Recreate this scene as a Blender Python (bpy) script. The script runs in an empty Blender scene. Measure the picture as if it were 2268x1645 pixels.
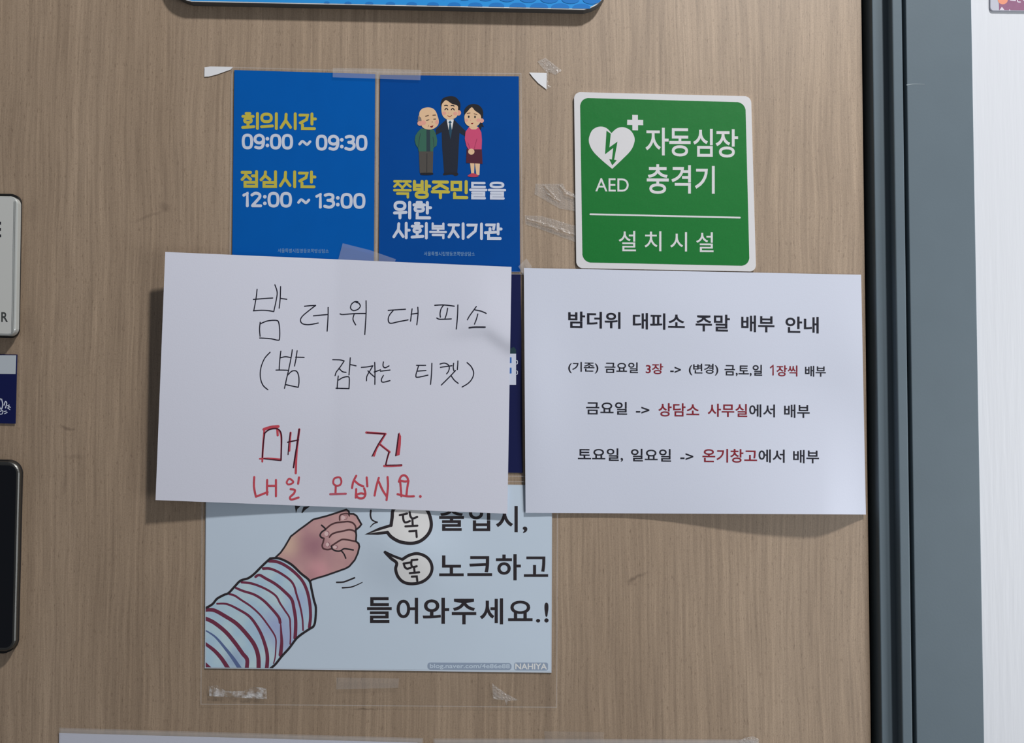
import bpy, bmesh, math, random
from mathutils import Vector, Matrix, Euler
from mathutils.geometry import tessellate_polygon

random.seed(7)
SC = bpy.context.scene
COL = SC.collection

# ------------------------------------------------------------------ camera
F_PX, W_PX, H_PX = 1900.0, 2268.0, 1645.0
CAM_LOC = Vector((0.0, -0.754, 1.35))
CAM_ROT = (Euler((math.radians(90 + 2.07), 0, 0)).to_matrix() @ Matrix.Rotation(0.002, 3, 'Z'))
cam_data = bpy.data.cameras.new('camera')
cam_data.sensor_width = 36.0
cam_data.lens = F_PX / W_PX * 36.0
cam_data.clip_start = 0.01
cam = bpy.data.objects.new('camera', cam_data)
cam.matrix_world = Matrix.Translation(CAM_LOC) @ CAM_ROT.to_4x4()
COL.objects.link(cam)
SC.camera = cam

# ------------------------------------------------------------------ view, world, lamp
SC.view_settings.view_transform = 'Standard'
SC.view_settings.look = 'None'
SC.view_settings.gamma = 1.0
SC.view_settings.use_curve_mapping = False
SC.view_settings.exposure = 0.0

world = bpy.data.worlds.new('corridor_light')
SC.world = world
world.use_nodes = True
world.node_tree.nodes['Background'].inputs[0].default_value = (0.92, 0.97, 1.06, 1)
world.node_tree.nodes['Background'].inputs[1].default_value = 0.125

# ceiling downlight in front of the door, up to the right
LAMP = Vector((0.93, -1.06, 3.34))
ld = bpy.data.lights.new('ceiling_downlight', 'AREA')
ld.shape = 'DISK'
ld.size = 0.17
ld.energy = 57.0
ld.color = (1.0, 0.985, 0.97)
lamp = bpy.data.objects.new('ceiling_downlight', ld)
lamp.location = LAMP
lamp.rotation_euler = (Vector((0.0, 0.0, 1.35)) - LAMP).to_track_quat('-Z', 'Y').to_euler()
COL.objects.link(lamp)

# unseen broad fill light, added to brighten the right side against the left
ld2 = bpy.data.lights.new('right_fill_light', 'AREA')
ld2.shape = 'RECTANGLE'
ld2.size, ld2.size_y = 0.5, 0.9
ld2.energy = 4.6
ld2.spread = math.radians(100)
ld2.color = (0.95, 0.98, 1.0)
lamp2 = bpy.data.objects.new('right_fill_light', ld2)
lamp2.location = (1.55, -1.0, 1.05)
lamp2.rotation_euler = (Vector((0.55, 0.0, 1.25)) - lamp2.location).to_track_quat('-Z', 'Y').to_euler()
COL.objects.link(lamp2)


# ------------------------------------------------------------------ helpers
def lin(r, g, b):
    f = lambda c: (c / 255) / 12.92 if c / 255 <= 0.04045 else ((c / 255 + 0.055) / 1.055) ** 2.4
    return (f(r), f(g), f(b), 1.0)


def ink_of(r, g, b, light=0.72):
    """The pigment that shows as this colour under the lamps here."""
    c = lin(r, g, b)
    return tuple(min(0.85, v / light) for v in c[:3]) + (1.0,)


def ray(px, py, lift):
    """The point of the plane 'lift' metres in front of the door face that this place of the photo shows."""
    d = CAM_ROT @ Vector(((px - W_PX / 2) / F_PX, -(py - H_PX / 2) / F_PX, -1.0))
    t = (-lift - CAM_LOC.y) / d.y
    return CAM_LOC + d * t


class Crop:
    def __init__(self, ox, oy, s):
        self.ox, self.oy, self.s = ox, oy, s

    def __call__(self, x, y):
        return (self.ox + x / self.s, self.oy + y / self.s)

    def pts(self, ps):
        return [self(*p) for p in ps]


PX = Crop(0, 0, 1)


def mat(name, color, rough=0.6, spec=0.3, metal=0.0, coat=0.0, bump=None, vary=None):
    m = bpy.data.materials.new(name)
    m.use_nodes = True
    nt = m.node_tree
    b = nt.nodes['Principled BSDF']
    b.inputs['Base Color'].default_value = color
    b.inputs['Roughness'].default_value = rough
    b.inputs['Specular IOR Level'].default_value = spec
    b.inputs['Metallic'].default_value = metal
    if coat:
        b.inputs['Coat Weight'].default_value = coat
        b.inputs['Coat Roughness'].default_value = 0.12
    if vary or bump:
        tc = nt.nodes.new('ShaderNodeTexCoord')
        n = nt.nodes.new('ShaderNodeTexNoise')
        n.inputs['Detail'].default_value = 3
        nt.links.new(tc.outputs['Object'], n.inputs['Vector'])
        if vary:
            n.inputs['Scale'].default_value = vary[0]
            mx = nt.nodes.new('ShaderNodeMix'); mx.data_type = 'RGBA'
            a = vary[1]
            mx.inputs['A'].default_value = (color[0] * (1 - a), color[1] * (1 - a), color[2] * (1 - a), 1)
            mx.inputs['B'].default_value = (min(1, color[0] * (1 + a)), min(1, color[1] * (1 + a)), min(1, color[2] * (1 + a)), 1)
            nt.links.new(n.outputs['Fac'], mx.inputs['Factor'])
            nt.links.new(mx.outputs['Result'], b.inputs['Base Color'])
        if bump:
            n2 = nt.nodes.new('ShaderNodeTexNoise')
            n2.inputs['Scale'].default_value = bump[0]
            n2.inputs['Detail'].default_value = 4
            nt.links.new(tc.outputs['Object'], n2.inputs['Vector'])
            bp = nt.nodes.new('ShaderNodeBump')
            bp.inputs['Strength'].default_value = bump[1]
            bp.inputs['Distance'].default_value = bump[2]
            nt.links.new(n2.outputs['Fac'], bp.inputs['Height'])
            nt.links.new(bp.outputs['Normal'], b.inputs['Normal'])
    return m


def film_mat(name, haze, gloss=0.05, rough=0.2, tint=(0.97, 0.97, 0.97, 1), bump=None):
    """Clear plastic: mostly see-through, a little milky, a little shiny."""
    m = bpy.data.materials.new(name)
    m.use_nodes = True
    nt = m.node_tree
    nt.nodes.clear()
    out = nt.nodes.new('ShaderNodeOutputMaterial')
    tr = nt.nodes.new('ShaderNodeBsdfTransparent'); tr.inputs[0].default_value = tint
    df = nt.nodes.new('ShaderNodeBsdfDiffuse'); df.inputs[0].default_value = (0.85, 0.87, 0.9, 1)
    gl = nt.nodes.new('ShaderNodeBsdfGlossy'); gl.inputs['Roughness'].default_value = rough
    a = nt.nodes.new('ShaderNodeMixShader'); a.inputs[0].default_value = haze
    b = nt.nodes.new('ShaderNodeMixShader'); b.inputs[0].default_value = gloss
    nt.links.new(tr.outputs[0], a.inputs[1]); nt.links.new(df.outputs[0], a.inputs[2])
    nt.links.new(a.outputs[0], b.inputs[1]); nt.links.new(gl.outputs[0], b.inputs[2])
    nt.links.new(b.outputs[0], out.inputs[0])
    if haze and bump:
        tc = nt.nodes.new('ShaderNodeTexCoord')
        n = nt.nodes.new('ShaderNodeTexNoise'); n.inputs['Scale'].default_value = bump[0]
        n.inputs['Detail'].default_value = 5
        nt.links.new(tc.outputs['Object'], n.inputs['Vector'])
        r = nt.nodes.new('ShaderNodeMapRange')
        r.inputs['From Min'].default_value = bump[1]; r.inputs['From Max'].default_value = bump[2]
        r.inputs['To Min'].default_value = 0.03; r.inputs['To Max'].default_value = haze
        nt.links.new(n.outputs['Fac'], r.inputs['Value'])
        nt.links.new(r.outputs[0], a.inputs[0])
    return m


def tag(o, label=None, cat=None, group=None, kind=None):
    if label: o['label'] = label
    if cat: o['category'] = cat
    if group: o['group'] = group
    if kind: o['kind'] = kind
    return o


def empty(name, loc):
    o = bpy.data.objects.new(name, None)
    o.empty_display_size = 0.02
    o.location = loc
    COL.objects.link(o)
    return o


def mesh_obj(name, verts, faces, mats, idx=None, parent=None, smooth=False):
    """Link one mesh object; verts are world points, kept relative to the parent's place."""
    off = Vector((0, 0, 0))
    p = parent
    while p is not None:
        off += p.location
        p = p.parent
    loc = Vector((0, 0, 0))
    if parent is None:
        n = max(1, len(verts))
        loc = Vector((sum(v[0] for v in verts) / n, max(v[1] for v in verts), min(v[2] for v in verts)))
        off = loc
    me = bpy.data.meshes.new(name)
    me.from_pydata([Vector(v) - off for v in verts], [], faces)
    for m in (mats if isinstance(mats, (list, tuple)) else [mats]):
        me.materials.append(m)
    if idx:
        me.polygons.foreach_set('material_index', idx)
    if smooth:
        me.polygons.foreach_set('use_smooth', [True] * len(me.polygons))
    me.update()
    o = bpy.data.objects.new(name, me)
    if parent is not None:
        o.parent = parent
    else:
        o.location = loc
    COL.objects.link(o)
    return o


def catmull(ps, closed=False, n=8):
    if len(ps) < 3:
        return list(ps)
    out = []
    L = len(ps)
    segs = L if closed else L - 1
    for i in range(segs):
        if closed:
            p0, p1, p2, p3 = ps[(i - 1) % L], ps[i], ps[(i + 1) % L], ps[(i + 2) % L]
        else:
            p0, p1, p2, p3 = ps[max(0, i - 1)], ps[i], ps[i + 1], ps[min(L - 1, i + 2)]
        for k in range(n):
            t = k / n
            q = []
            for a in range(2):
                q.append(0.5 * (2 * p1[a] + (p2[a] - p0[a]) * t + (2 * p0[a] - 5 * p1[a] + 4 * p2[a] - p3[a]) * t * t
                                + (3 * p1[a] - p0[a] - 3 * p2[a] + p3[a]) * t ** 3))
            out.append(tuple(q))
    if not closed:
        out.append(tuple(ps[-1]))
    return out


def inv_bilinear(q, px, py):
    u = v = 0.5
    (ax, ay), (bx, by), (cx, cy), (dx, dy) = q
    for _ in range(8):
        x = (1 - u) * (1 - v) * ax + u * (1 - v) * bx + u * v * cx + (1 - u) * v * dx
        y = (1 - u) * (1 - v) * ay + u * (1 - v) * by + u * v * cy + (1 - u) * v * dy
        xu = (1 - v) * (bx - ax) + v * (cx - dx); yu = (1 - v) * (by - ay) + v * (cy - dy)
        xv = (1 - u) * (dx - ax) + u * (cx - bx); yv = (1 - u) * (dy - ay) + u * (cy - by)
        det = xu * yv - xv * yu
        ex, ey = px - x, py - y
        u += (ex * yv - ey * xv) / det
        v += (ey * xu - ex * yu) / det
    return u, v


class Sheet:
    """A sheet on the door: its four corners in the photo and how far each point stands off the door."""

    def __init__(self, quad, lift):
        self.q = quad
        self.lift = lift if callable(lift) else (lambda u, v: lift)

    def px(self, u, v):
        (ax, ay), (bx, by), (cx, cy), (dx, dy) = self.q
        return ((1 - u) * (1 - v) * ax + u * (1 - v) * bx + u * v * cx + (1 - u) * v * dx,
                (1 - u) * (1 - v) * ay + u * (1 - v) * by + u * v * cy + (1 - u) * v * dy)

    def at(self, px, py, off=0.0):
        u, v = inv_bilinear(self.q, px, py)
        return ray(px, py, self.lift(min(1, max(0, u)), min(1, max(0, v))) + off)

    def uv(self, u, v, off=0.0):
        p = self.px(u, v)
        return ray(p[0], p[1], self.lift(u, v) + off)

    def base(self):
        return self.uv(0.5, 1.0, -self.lift(0.5, 1.0) * 0.9)

    def paper(self, name, m, parent, n=48, k=36, thick=0.00018, off=0.0):
        vs, fs = [], []
        for side in (0, 1):
            for j in range(k + 1):
                for i in range(n + 1):
                    p = self.uv(i / n, j / k, off)
                    vs.append(Vector((p.x, p.y + side * thick, p.z)))
        N = (n + 1) * (k + 1)
        g = lambda i, j, s: s * N + j * (n + 1) + i
        for j in range(k):
            for i in range(n):
                fs.append((g(i, j, 0), g(i, j + 1, 0), g(i + 1, j + 1, 0), g(i + 1, j, 0)))
                fs.append((g(i, j, 1), g(i + 1, j, 1), g(i + 1, j + 1, 1), g(i, j + 1, 1)))
        def edge(*q):
            b = len(vs)
            vs.extend(vs[i].copy() for i in q)
            fs.append((b, b + 1, b + 2, b + 3))
        for i in range(n):
            edge(g(i, 0, 0), g(i + 1, 0, 0), g(i + 1, 0, 1), g(i, 0, 1))
            edge(g(i, k, 0), g(i, k, 1), g(i + 1, k, 1), g(i + 1, k, 0))
        for j in range(k):
            edge(g(0, j, 0), g(0, j, 1), g(0, j + 1, 1), g(0, j + 1, 0))
            edge(g(n, j, 0), g(n, j + 1, 0), g(n, j + 1, 1), g(n, j, 1))
        return mesh_obj(name, vs, fs, m, parent=parent, smooth=True)


_TEXT_CACHE = {}


def text_mesh(s, weight):
    key = (s, weight)
    if key not in _TEXT_CACHE:
        c = bpy.data.curves.new('lettering_source', 'FONT')
        c.body = s
        c.offset = weight
        c.resolution_u = 5
        o = bpy.data.objects.new('lettering_source', c)
        COL.objects.link(o)
        dg = bpy.context.evaluated_depsgraph_get()
        dg.update()
        me = bpy.data.meshes.new_from_object(o.evaluated_get(dg))
        vs = [(v.co.x, v.co.y) for v in me.vertices]
        fs = [tuple(p.vertices) for p in me.polygons]
        bpy.data.objects.remove(o)
        bpy.data.curves.remove(c)
        bpy.data.meshes.remove(me)
        _TEXT_CACHE[key] = (vs, fs)
    return _TEXT_CACHE[key]


def oval(cx, cy, rx, ry):
    return ('o', [(cx + rx * math.copysign(abs(math.cos(a)) ** 0.8, math.cos(a)), cy + ry * math.copysign(abs(math.sin(a)) ** 0.8, math.sin(a)))
                  for a in [2 * math.pi * i / 24 for i in range(24)]])


BOX = lambda x0, y0, x1, y1: ('c', [(x0, y0), (x1, y0), (x1, y1), (x0, y1)])
NIEUN = [(24, 71), (24, 93), (90, 93)]
RIEUL = [(18, 62), (82, 62), (82, 77), (18, 77), (18, 93), (86, 93)]
HEAVY_GLYPHS = {
    '회': [[(26, 7), (46, 7)], [(8, 24), (64, 24)], oval(36, 48, 18, 11), [(36, 62), (36, 78)], [(7, 89), (68, 84)], [(88, 7), (88, 94)]],
    '의': [oval(34, 32, 26, 22), [(7, 84), (66, 79)], [(88, 7), (88, 94)]],
    '시': [[(38, 10), (36, 44), (10, 88)], [(38, 50), (62, 86)], [(88, 7), (88, 94)]],
    '간': [[(10, 14), (52, 14), (46, 40), (12, 60)], [(76, 7), (76, 66)], [(76, 36), (95, 36)], NIEUN],
    '점': [[(8, 12), (54, 12)], [(31, 14), (26, 34), (8, 54)], [(34, 34), (54, 52)], [(64, 32), (84, 32)], [(87, 7), (87, 58)], BOX(24, 70, 87, 93)],
    '심': [[(32, 9), (30, 30), (8, 55)], [(34, 34), (56, 53)], [(87, 7), (87, 58)], BOX(24, 70, 87, 93)],
    '쪽': [[(7, 8), (46, 8)], [(27, 10), (22, 22), (7, 36)], [(30, 24), (44, 36)], [(56, 8), (94, 8)], [(75, 10), (70, 22), (56, 36)], [(78, 24), (94, 36)],
          [(50, 40), (50, 54)], [(6, 56), (94, 56)], [(22, 74), (80, 74), (80, 94)]],
    '방': [[(12, 8), (12, 50), (54, 50), (54, 8)], [(12, 29), (54, 29)], [(77, 7), (77, 58)], [(77, 33), (95, 33)], oval(52, 80, 30, 14)],
    '주': [[(12, 10), (88, 10)], [(50, 12), (44, 28), (12, 46)], [(54, 28), (88, 46)], [(6, 63), (94, 63)], [(50, 63), (50, 94)]],
    '민': [BOX(10, 11, 56, 50), [(87, 7), (87, 66)], NIEUN],
    '들': [[(84, 8), (18, 8), (18, 30), (86, 30)], [(6, 46), (94, 46)], RIEUL],
    '을': [oval(50, 18, 34, 12), [(6, 46), (94, 46)], RIEUL],
    '위': [oval(36, 27, 26, 20), [(7, 67), (68, 63)], [(36, 66), (36, 94)], [(88, 7), (88, 94)]],
    '한': [[(24, 7), (46, 7)], [(7, 21), (62, 21)], oval(35, 44, 22, 12), [(78, 7), (78, 66)], [(78, 36), (95, 36)], NIEUN],
    '사': [[(36, 10), (34, 44), (8, 88)], [(37, 50), (60, 86)], [(78, 7), (78, 94)], [(78, 48), (95, 48)]],
    '복': [[(20, 7), (20, 37), (80, 37), (80, 7)], [(20, 22), (80, 22)], [(50, 38), (50, 54)], [(6, 57), (94, 57)], [(20, 75), (80, 75), (80, 94)]],
    '지': [[(8, 14), (62, 14)], [(35, 16), (30, 48), (8, 86)], [(37, 50), (60, 85)], [(88, 7), (88, 94)]],
    '기': [[(10, 14), (58, 14), (52, 50), (12, 86)], [(88, 7), (88, 94)]],
    '관': [[(12, 12), (56, 12), (52, 36)], [(32, 34), (32, 52)], [(6, 59), (64, 55)], [(78, 7), (78, 66)], [(78, 36), (95, 36)], NIEUN],
    '0': [('o', [(34, 8), (54, 17), (60, 50), (54, 83), (34, 92), (14, 83), (8, 50), (14, 17)])],
    '9': [('o', [(34, 8), (53, 16), (60, 34), (53, 52), (34, 59), (15, 52), (8, 34), (15, 16)]), ('s', [(60, 34), (59, 64), (50, 86), (32, 92), (12, 87)])],
    '3': [('s', [(11, 14), (32, 8), (52, 15), (53, 36), (38, 46), (26, 47)]), ('s', [(34, 47), (54, 55), (58, 74), (46, 89), (28, 92), (8, 86)])],
    '1': [[(9, 22), (29, 10), (29, 92)]],
    '2': [('s', [(10, 20), (30, 8), (52, 15), (55, 32), (44, 50), (14, 88)]), [(13, 91), (60, 91)]],
    ':': [[(12, 31)], [(12, 75)]],
    '~': [('s', [(8, 30), (26, 12), (44, 22), (60, 32), (80, 14)])],
}
HEAVY_WIDE = {'0': 68, '9': 68, '3': 66, '2': 68, '1': 42, ':': 24, '~': 88}


class Ink:
    """Printed or drawn shapes collected in photo places and laid onto a sheet as one mesh."""
    STEP = 0.000006

    def __init__(self, base=0.00008):
        self.v, self.f, self.m, self.mats = [], [], [], []
        self.layer = 0
        self.base = base

    def _mi(self, m):
        if m not in self.mats:
            self.mats.append(m)
        return self.mats.index(m)

    def add(self, pts, faces, m):
        b = len(self.v)
        mi = self._mi(m)
        z = self.base + self.layer * self.STEP
        self.layer += 1
        self.v += [(p[0], p[1], z) for p in pts]
        for f in faces:
            self.f.append(tuple(b + i for i in f)); self.m.append(mi)

    def poly(self, pts, m, smooth=False):
        if smooth:
            pts = catmull(pts, True, 6)
        tris = tessellate_polygon([[Vector((p[0], p[1], 0)) for p in pts]])
        self.add(pts, tris, m)

    def ellipse(self, cx, cy, rx, ry, m, n=28):
        self.poly([(cx + rx * math.cos(2 * math.pi * i / n), cy + ry * math.sin(2 * math.pi * i / n)) for i in range(n)], m)

    def rect(self, quad, m, r=0.0):
        self.poly(round_quad(quad, r) if r else quad, m)

    def stroke(self, ps, w, m, closed=False, smooth=True, taper=None, joints=False):
        """A pen line of width w (photo pixels) with round ends."""
        ps = [tuple(p) for p in ps]
        P = catmull(ps, closed, 7) if smooth and len(ps) > 2 else list(ps)
        Q = [P[0]]
        for p in P[1:]:
            if math.hypot(p[0] - Q[-1][0], p[1] - Q[-1][1]) > 0.05:
                Q.append(p)
        P = Q
        if closed and math.hypot(P[0][0] - P[-1][0], P[0][1] - P[-1][1]) < 0.05:
            P.pop()
        n = len(P)
        if n < 2:
            self.ellipse(P[0][0], P[0][1], w / 2, w / 2, m, 14)
            return
        L, R = [], []
        for i in range(n):
            a = P[(i - 1) % n] if (closed or i > 0) else P[i]
            c = P[(i + 1) % n] if (closed or i < n - 1) else P[i]
            d1 = Vector((P[i][0] - a[0], P[i][1] - a[1])); d2 = Vector((c[0] - P[i][0], c[1] - P[i][1]))
            if d1.length < 1e-6: d1 = d2
            if d2.length < 1e-6: d2 = d1
            d1.normalize(); d2.normalize()
            t = d1 + d2
            if t.length < 1e-3: t = d1.copy()
            t.normalize()
            k = 1.0 / max(0.6, t.dot(d1)) if not joints else 1.0 / max(0.7, t.dot(d1))
            ww = w
            if taper:
                ww = w * (taper[0] + (taper[1] - taper[0]) * i / (n - 1))
            nx, ny = -t.y * ww / 2 * k, t.x * ww / 2 * k
            L.append((P[i][0] + nx, P[i][1] + ny)); R.append((P[i][0] - nx, P[i][1] - ny))
        pts = L + R
        fs = []
        for i in range(n if closed else n - 1):
            j = (i + 1) % n
            fs.append((i, j, n + j, n + i))
        self.add(pts, fs, m)
        if joints:
            for i in range(0 if closed else 1, n if closed else n - 1):
                self.layer -= 1
                self.base += 1.0e-6
                self.ellipse(P[i][0], P[i][1], w / 2, w / 2, m, 14)
                self.base -= 1.0e-6
        if not closed:
            for i, e in ((0, 0), (n - 1, 1)):
                ww = w * (taper[e] if taper else 1)
                self.layer -= 1
                self.base += 1.5e-6
                self.ellipse(P[i][0], P[i][1], ww / 2, ww / 2, m, 14)
                self.base -= 1.5e-6

    def text(self, s, x0, y0, x1, y1, m, weight=0.0, slope=0.0, crop=PX):
        """Lettering whose ink fills the box x0,y0 - x1,y1 (in the crop's own units); slope tilts the line."""
        vs, fs = text_mesh(s, weight)
        xa = min(p[0] for p in vs); xb = max(p[0] for p in vs)
        ya = min(p[1] for p in vs); yb = max(p[1] for p in vs)
        out = []
        for p in vs:
            u = (p[0] - xa) / (xb - xa); v = (yb - p[1]) / (yb - ya)
            x = x0 + u * (x1 - x0); y = y0 + v * (y1 - y0) + slope * (x - x0)
            out.append(crop(x, y))
        self.add(out, fs, m)

    def heavy(self, s, x0, y0, x1, y1, m, slope=0.0, crop=PX, w=17.2, gap=4, high=100.0):
        """Fat round-ended lettering filling the box (crop units), drawn stroke by stroke."""
        wide = [HEAVY_WIDE.get(c, 100) for c in s]
        tot = sum(wide) + gap * (len(s) - 1)
        kx, ky = (x1 - x0) / tot, (y1 - y0) / high
        u = 0.0
        self.layer = 0
        for c, cw in zip(s, wide):
            ww = w * ky / crop.s * (0.80 if c in '들을쪽복' else 1.25 if c == ':' else 1)
            for st in HEAVY_GLYPHS[c]:
                kind, pts = st if isinstance(st, tuple) else ('l', st)
                P = []
                for a, b in pts:
                    x = x0 + (u + a) * kx
                    P.append(crop(x, y0 + b * ky + slope * (x - x0)))
                self.stroke(P, ww, m, closed=kind in 'oc', smooth=kind in 'os', joints=kind in 'lc')
                self.layer = 0
                self.base += 2.5e-6
            u += cw + gap

    def build(self, name, sheet, parent, maxlen=14.0, clip=None):
        bm = bmesh.new()
        bv = [bm.verts.new(v) for v in self.v]
        for f, mi in zip(self.f, self.m):
            try:
                bf = bm.faces.new([bv[i] for i in f]); bf.material_index = mi
            except ValueError:
                pass
        bmesh.ops.triangulate(bm, faces=bm.faces[:])
        if clip:
            for (p, nrm) in clip:
                bmesh.ops.bisect_plane(bm, geom=bm.verts[:] + bm.edges[:] + bm.faces[:], plane_co=(p[0], p[1], 0),
                                       plane_no=(nrm[0], nrm[1], 0), clear_outer=True)
        for _ in range(6):
            long = [e for e in bm.edges if e.calc_length() > maxlen]
            if not long:
                break
            bmesh.ops.subdivide_edges(bm, edges=long, cuts=1)
            bmesh.ops.triangulate(bm, faces=bm.faces[:])
        bm.verts.ensure_lookup_table()
        vs = [sheet.at(v.co.x, v.co.y, v.co.z) for v in bm.verts]
        fs, idx = [], []
        for f in bm.faces:
            a, b, c = [vs[v.index] for v in f.verts][:3]
            t = tuple(v.index for v in f.verts)
            if (b - a).cross(c - a).y > 0:
                t = t[::-1]
            fs.append(t); idx.append(f.material_index)
        bm.free()
        return mesh_obj(name, vs, fs, self.mats, idx, parent)


def round_quad(q, r, n=8):
    """Corner points of a quad with rounded corners of radius r (photo pixels)."""
    out = []
    for i in range(4):
        p, a, b = Vector(q[i]), Vector(q[i - 1]), Vector(q[(i + 1) % 4])
        da, db = (a - p).normalized(), (b - p).normalized()
        c = p + (da + db) * r
        s, e = p + da * r, p + db * r
        for k in range(n + 1):
            t = k / n
            q1 = (s * (1 - t) ** 2 + p * (2 * t * (1 - t) * 0.85 + 0) + e * t ** 2 + c * (2 * t * (1 - t) * 0.15))
            out.append((q1.x, q1.y))
    return out


def prism(name, outline, front, back, m, parent=None, bevel=0.0, mats_side=None):
    """A slab with this outline (photo places at its front face), running straight back to the door."""
    F = [ray(x, y, front) for x, y in outline]
    c = sum(F, Vector()) / len(F)
    n = len(F)
    rings = []
    if bevel:
        for k in range(4):
            a = math.pi / 2 * k / 3
            s = bevel * (1 - math.sin(a)); d = bevel * (1 - math.cos(a))
            ring = []
            for i, p in enumerate(F):
                t = (F[(i + 1) % n] - F[i - 1]); t = Vector((t.x, 0, t.z)).normalized()
                nn = Vector((t.z, 0, -t.x))
                if nn.dot(p - c) < 0: nn = -nn
                q = p - nn * s
                ring.append(Vector((q.x, -front + d, q.z)))
            rings.append(ring)
    else:
        rings.append([Vector((p.x, -front, p.z)) for p in F])
    rings.append([Vector((p.x, -back, p.z)) for p in F])
    vs = [v for r in rings for v in r]
    fs, idx = [tuple(range(n))], [0]
    for k in range(len(rings) - 1):
        for i in range(n):
            j = (i + 1) % n
            fs.append((k * n + i, k * n + j, (k + 1) * n + j, (k + 1) * n + i)); idx.append(1 if mats_side else 0)
    fs.append(tuple(range((len(rings) - 1) * n, len(rings) * n))[::-1]); idx.append(1 if mats_side else 0)
    o = mesh_obj(name, vs, fs, [m] + ([mats_side] if mats_side else []), idx, parent)
    bm = bmesh.new(); bm.from_mesh(o.data)
    bmesh.ops.recalc_face_normals(bm, faces=bm.faces[:])
    bm.to_mesh(o.data); bm.free()
    return o


def box(name, x0, x1, y0, y1, z0, z1, m, parent=None, bevel=0.0):
    bm = bmesh.new()
    bmesh.ops.create_cube(bm, size=1.0)
    for v in bm.verts:
        v.co = Vector((x0 if v.co.x < 0 else x1, y0 if v.co.y < 0 else y1, z0 if v.co.z < 0 else z1))
    if bevel:
        bmesh.ops.bevel(bm, geom=bm.edges[:], offset=bevel, segments=3, profile=0.5, affect='EDGES')
    vs = [v.co.copy() for v in bm.verts]
    bm.verts.ensure_lookup_table()
    fs = [tuple(v.index for v in f.verts) for f in bm.faces]
    bm.free()
    return mesh_obj(name, vs, fs, m, parent=parent)


def film(name, sheet, quad, m, m_edge, parent, off, rim=2.2, n=24):
    """A clear laminate pouch over a sheet: a flat face and a slightly milky welded rim."""
    big = Sheet(quad, lambda u, v: 0)
    vs, fs, idx = [], [], []

    def P(px, py):
        u, v = inv_bilinear(sheet.q, px, py)
        return ray(px, py, sheet.lift(min(1, max(0, u)), min(1, max(0, v))) + off)
    w = abs(quad[1][0] - quad[0][0]); h = abs(quad[3][1] - quad[0][1])
    us = [0, rim / w] + [rim / w + (1 - 2 * rim / w) * i / n for i in range(1, n)] + [1 - rim / w, 1]
    vv = [0, rim / h] + [rim / h + (1 - 2 * rim / h) * i / n for i in range(1, n)] + [1 - rim / h, 1]
    for b in vv:
        for a in us:
            vs.append(P(*big.px(a, b)))
    N = len(us)
    for j in range(len(vv) - 1):
        for i in range(N - 1):
            fs.append((j * N + i, (j + 1) * N + i, (j + 1) * N + i + 1, j * N + i + 1))
            idx.append(1 if i in (0, N - 2) or j in (0, len(vv) - 2) else 0)
    return mesh_obj(name, vs, fs, [m, m_edge], idx, parent, smooth=False)


def scrap(name, outline, lift, m, label, cat, rough=0.0, group=None, thick=0.0001, cell=4.0, ridges=()):
    """A small piece of tape or torn paper lying on what is behind it; 'rough' crinkles it."""
    bm = bmesh.new()
    tris = tessellate_polygon([[Vector((p[0], p[1], 0)) for p in outline]])
    bv = [bm.verts.new((p[0], p[1], 0)) for p in outline]
    for t in tris:
        bm.faces.new([bv[i] for i in t])
    for _ in range(6):
        long = [e for e in bm.edges if e.calc_length() > cell]
        if not long: break
        bmesh.ops.subdivide_edges(bm, edges=long, cuts=1)
        bmesh.ops.triangulate(bm, faces=bm.faces[:])
    rnd = random.Random(len(outline) * 31 + int(outline[0][0]))
    vs = []
    for v in bm.verts:
        l = lift(v.co.x, v.co.y) if callable(lift) else lift
        h = rough * rnd.random() ** 3
        for (x0, y0, x1, y1, w, hh) in ridges:
            dx, dy = x1 - x0, y1 - y0
            t = max(0, min(1, ((v.co.x - x0) * dx + (v.co.y - y0) * dy) / (dx * dx + dy * dy)))
            d = math.hypot(v.co.x - x0 - t * dx, v.co.y - y0 - t * dy)
            h = max(h, hh * math.exp(-(d / w) ** 2))
        vs.append(ray(v.co.x, v.co.y, l + h))
    bm.verts.index_update()
    fs = []
    for f in bm.faces:
        t = tuple(v.index for v in f.verts)
        a, b, c = [vs[i] for i in t]
        fs.append(t[::-1] if (b - a).cross(c - a).y > 0 else t)
    bm.free()
    o = mesh_obj(name, vs, fs, m)
    return tag(o, label, cat, group)


# ------------------------------------------------------------------ materials
PAPER = mat('office_paper', (0.70, 0.715, 0.82, 1), 0.75, 0.15, bump=(900, 0.12, 0.0003))
PAPER_B = mat('office_paper_thin', (0.65, 0.685, 0.80, 1), 0.75, 0.12, bump=(900, 0.12, 0.0003))
TORN = mat('torn_white_paper', (0.80, 0.81, 0.84, 1), 0.8, 0.1)
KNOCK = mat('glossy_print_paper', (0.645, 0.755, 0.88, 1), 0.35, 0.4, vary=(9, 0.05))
INK_BLACK = mat('black_print', (0.018, 0.018, 0.028, 1), 0.5, 0.3)
INK_RED = mat('dark_red_print', (0.24, 0.016, 0.028, 1), 0.5, 0.3)
PEN_BLACK = mat('black_pen', (0.012, 0.012, 0.025, 1), 0.5, 0.3)
PEN_RED = mat('red_marker', (0.58, 0.075, 0.105, 1), 0.5, 0.3, vary=(250, 0.22))
PEN_PINK = mat('pale_red_marker', (0.52, 0.11, 0.16, 1), 0.5, 0.3, vary=(300, 0.25))
PEN_MAROON = mat('dark_maroon_pen', (0.06, 0.008, 0.02, 1), 0.5, 0.3)
BLUE_L = mat('bright_blue_print', (0.0, 0.115, 0.48, 1), 0.6, 0.02, vary=(40, 0.06))
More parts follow.
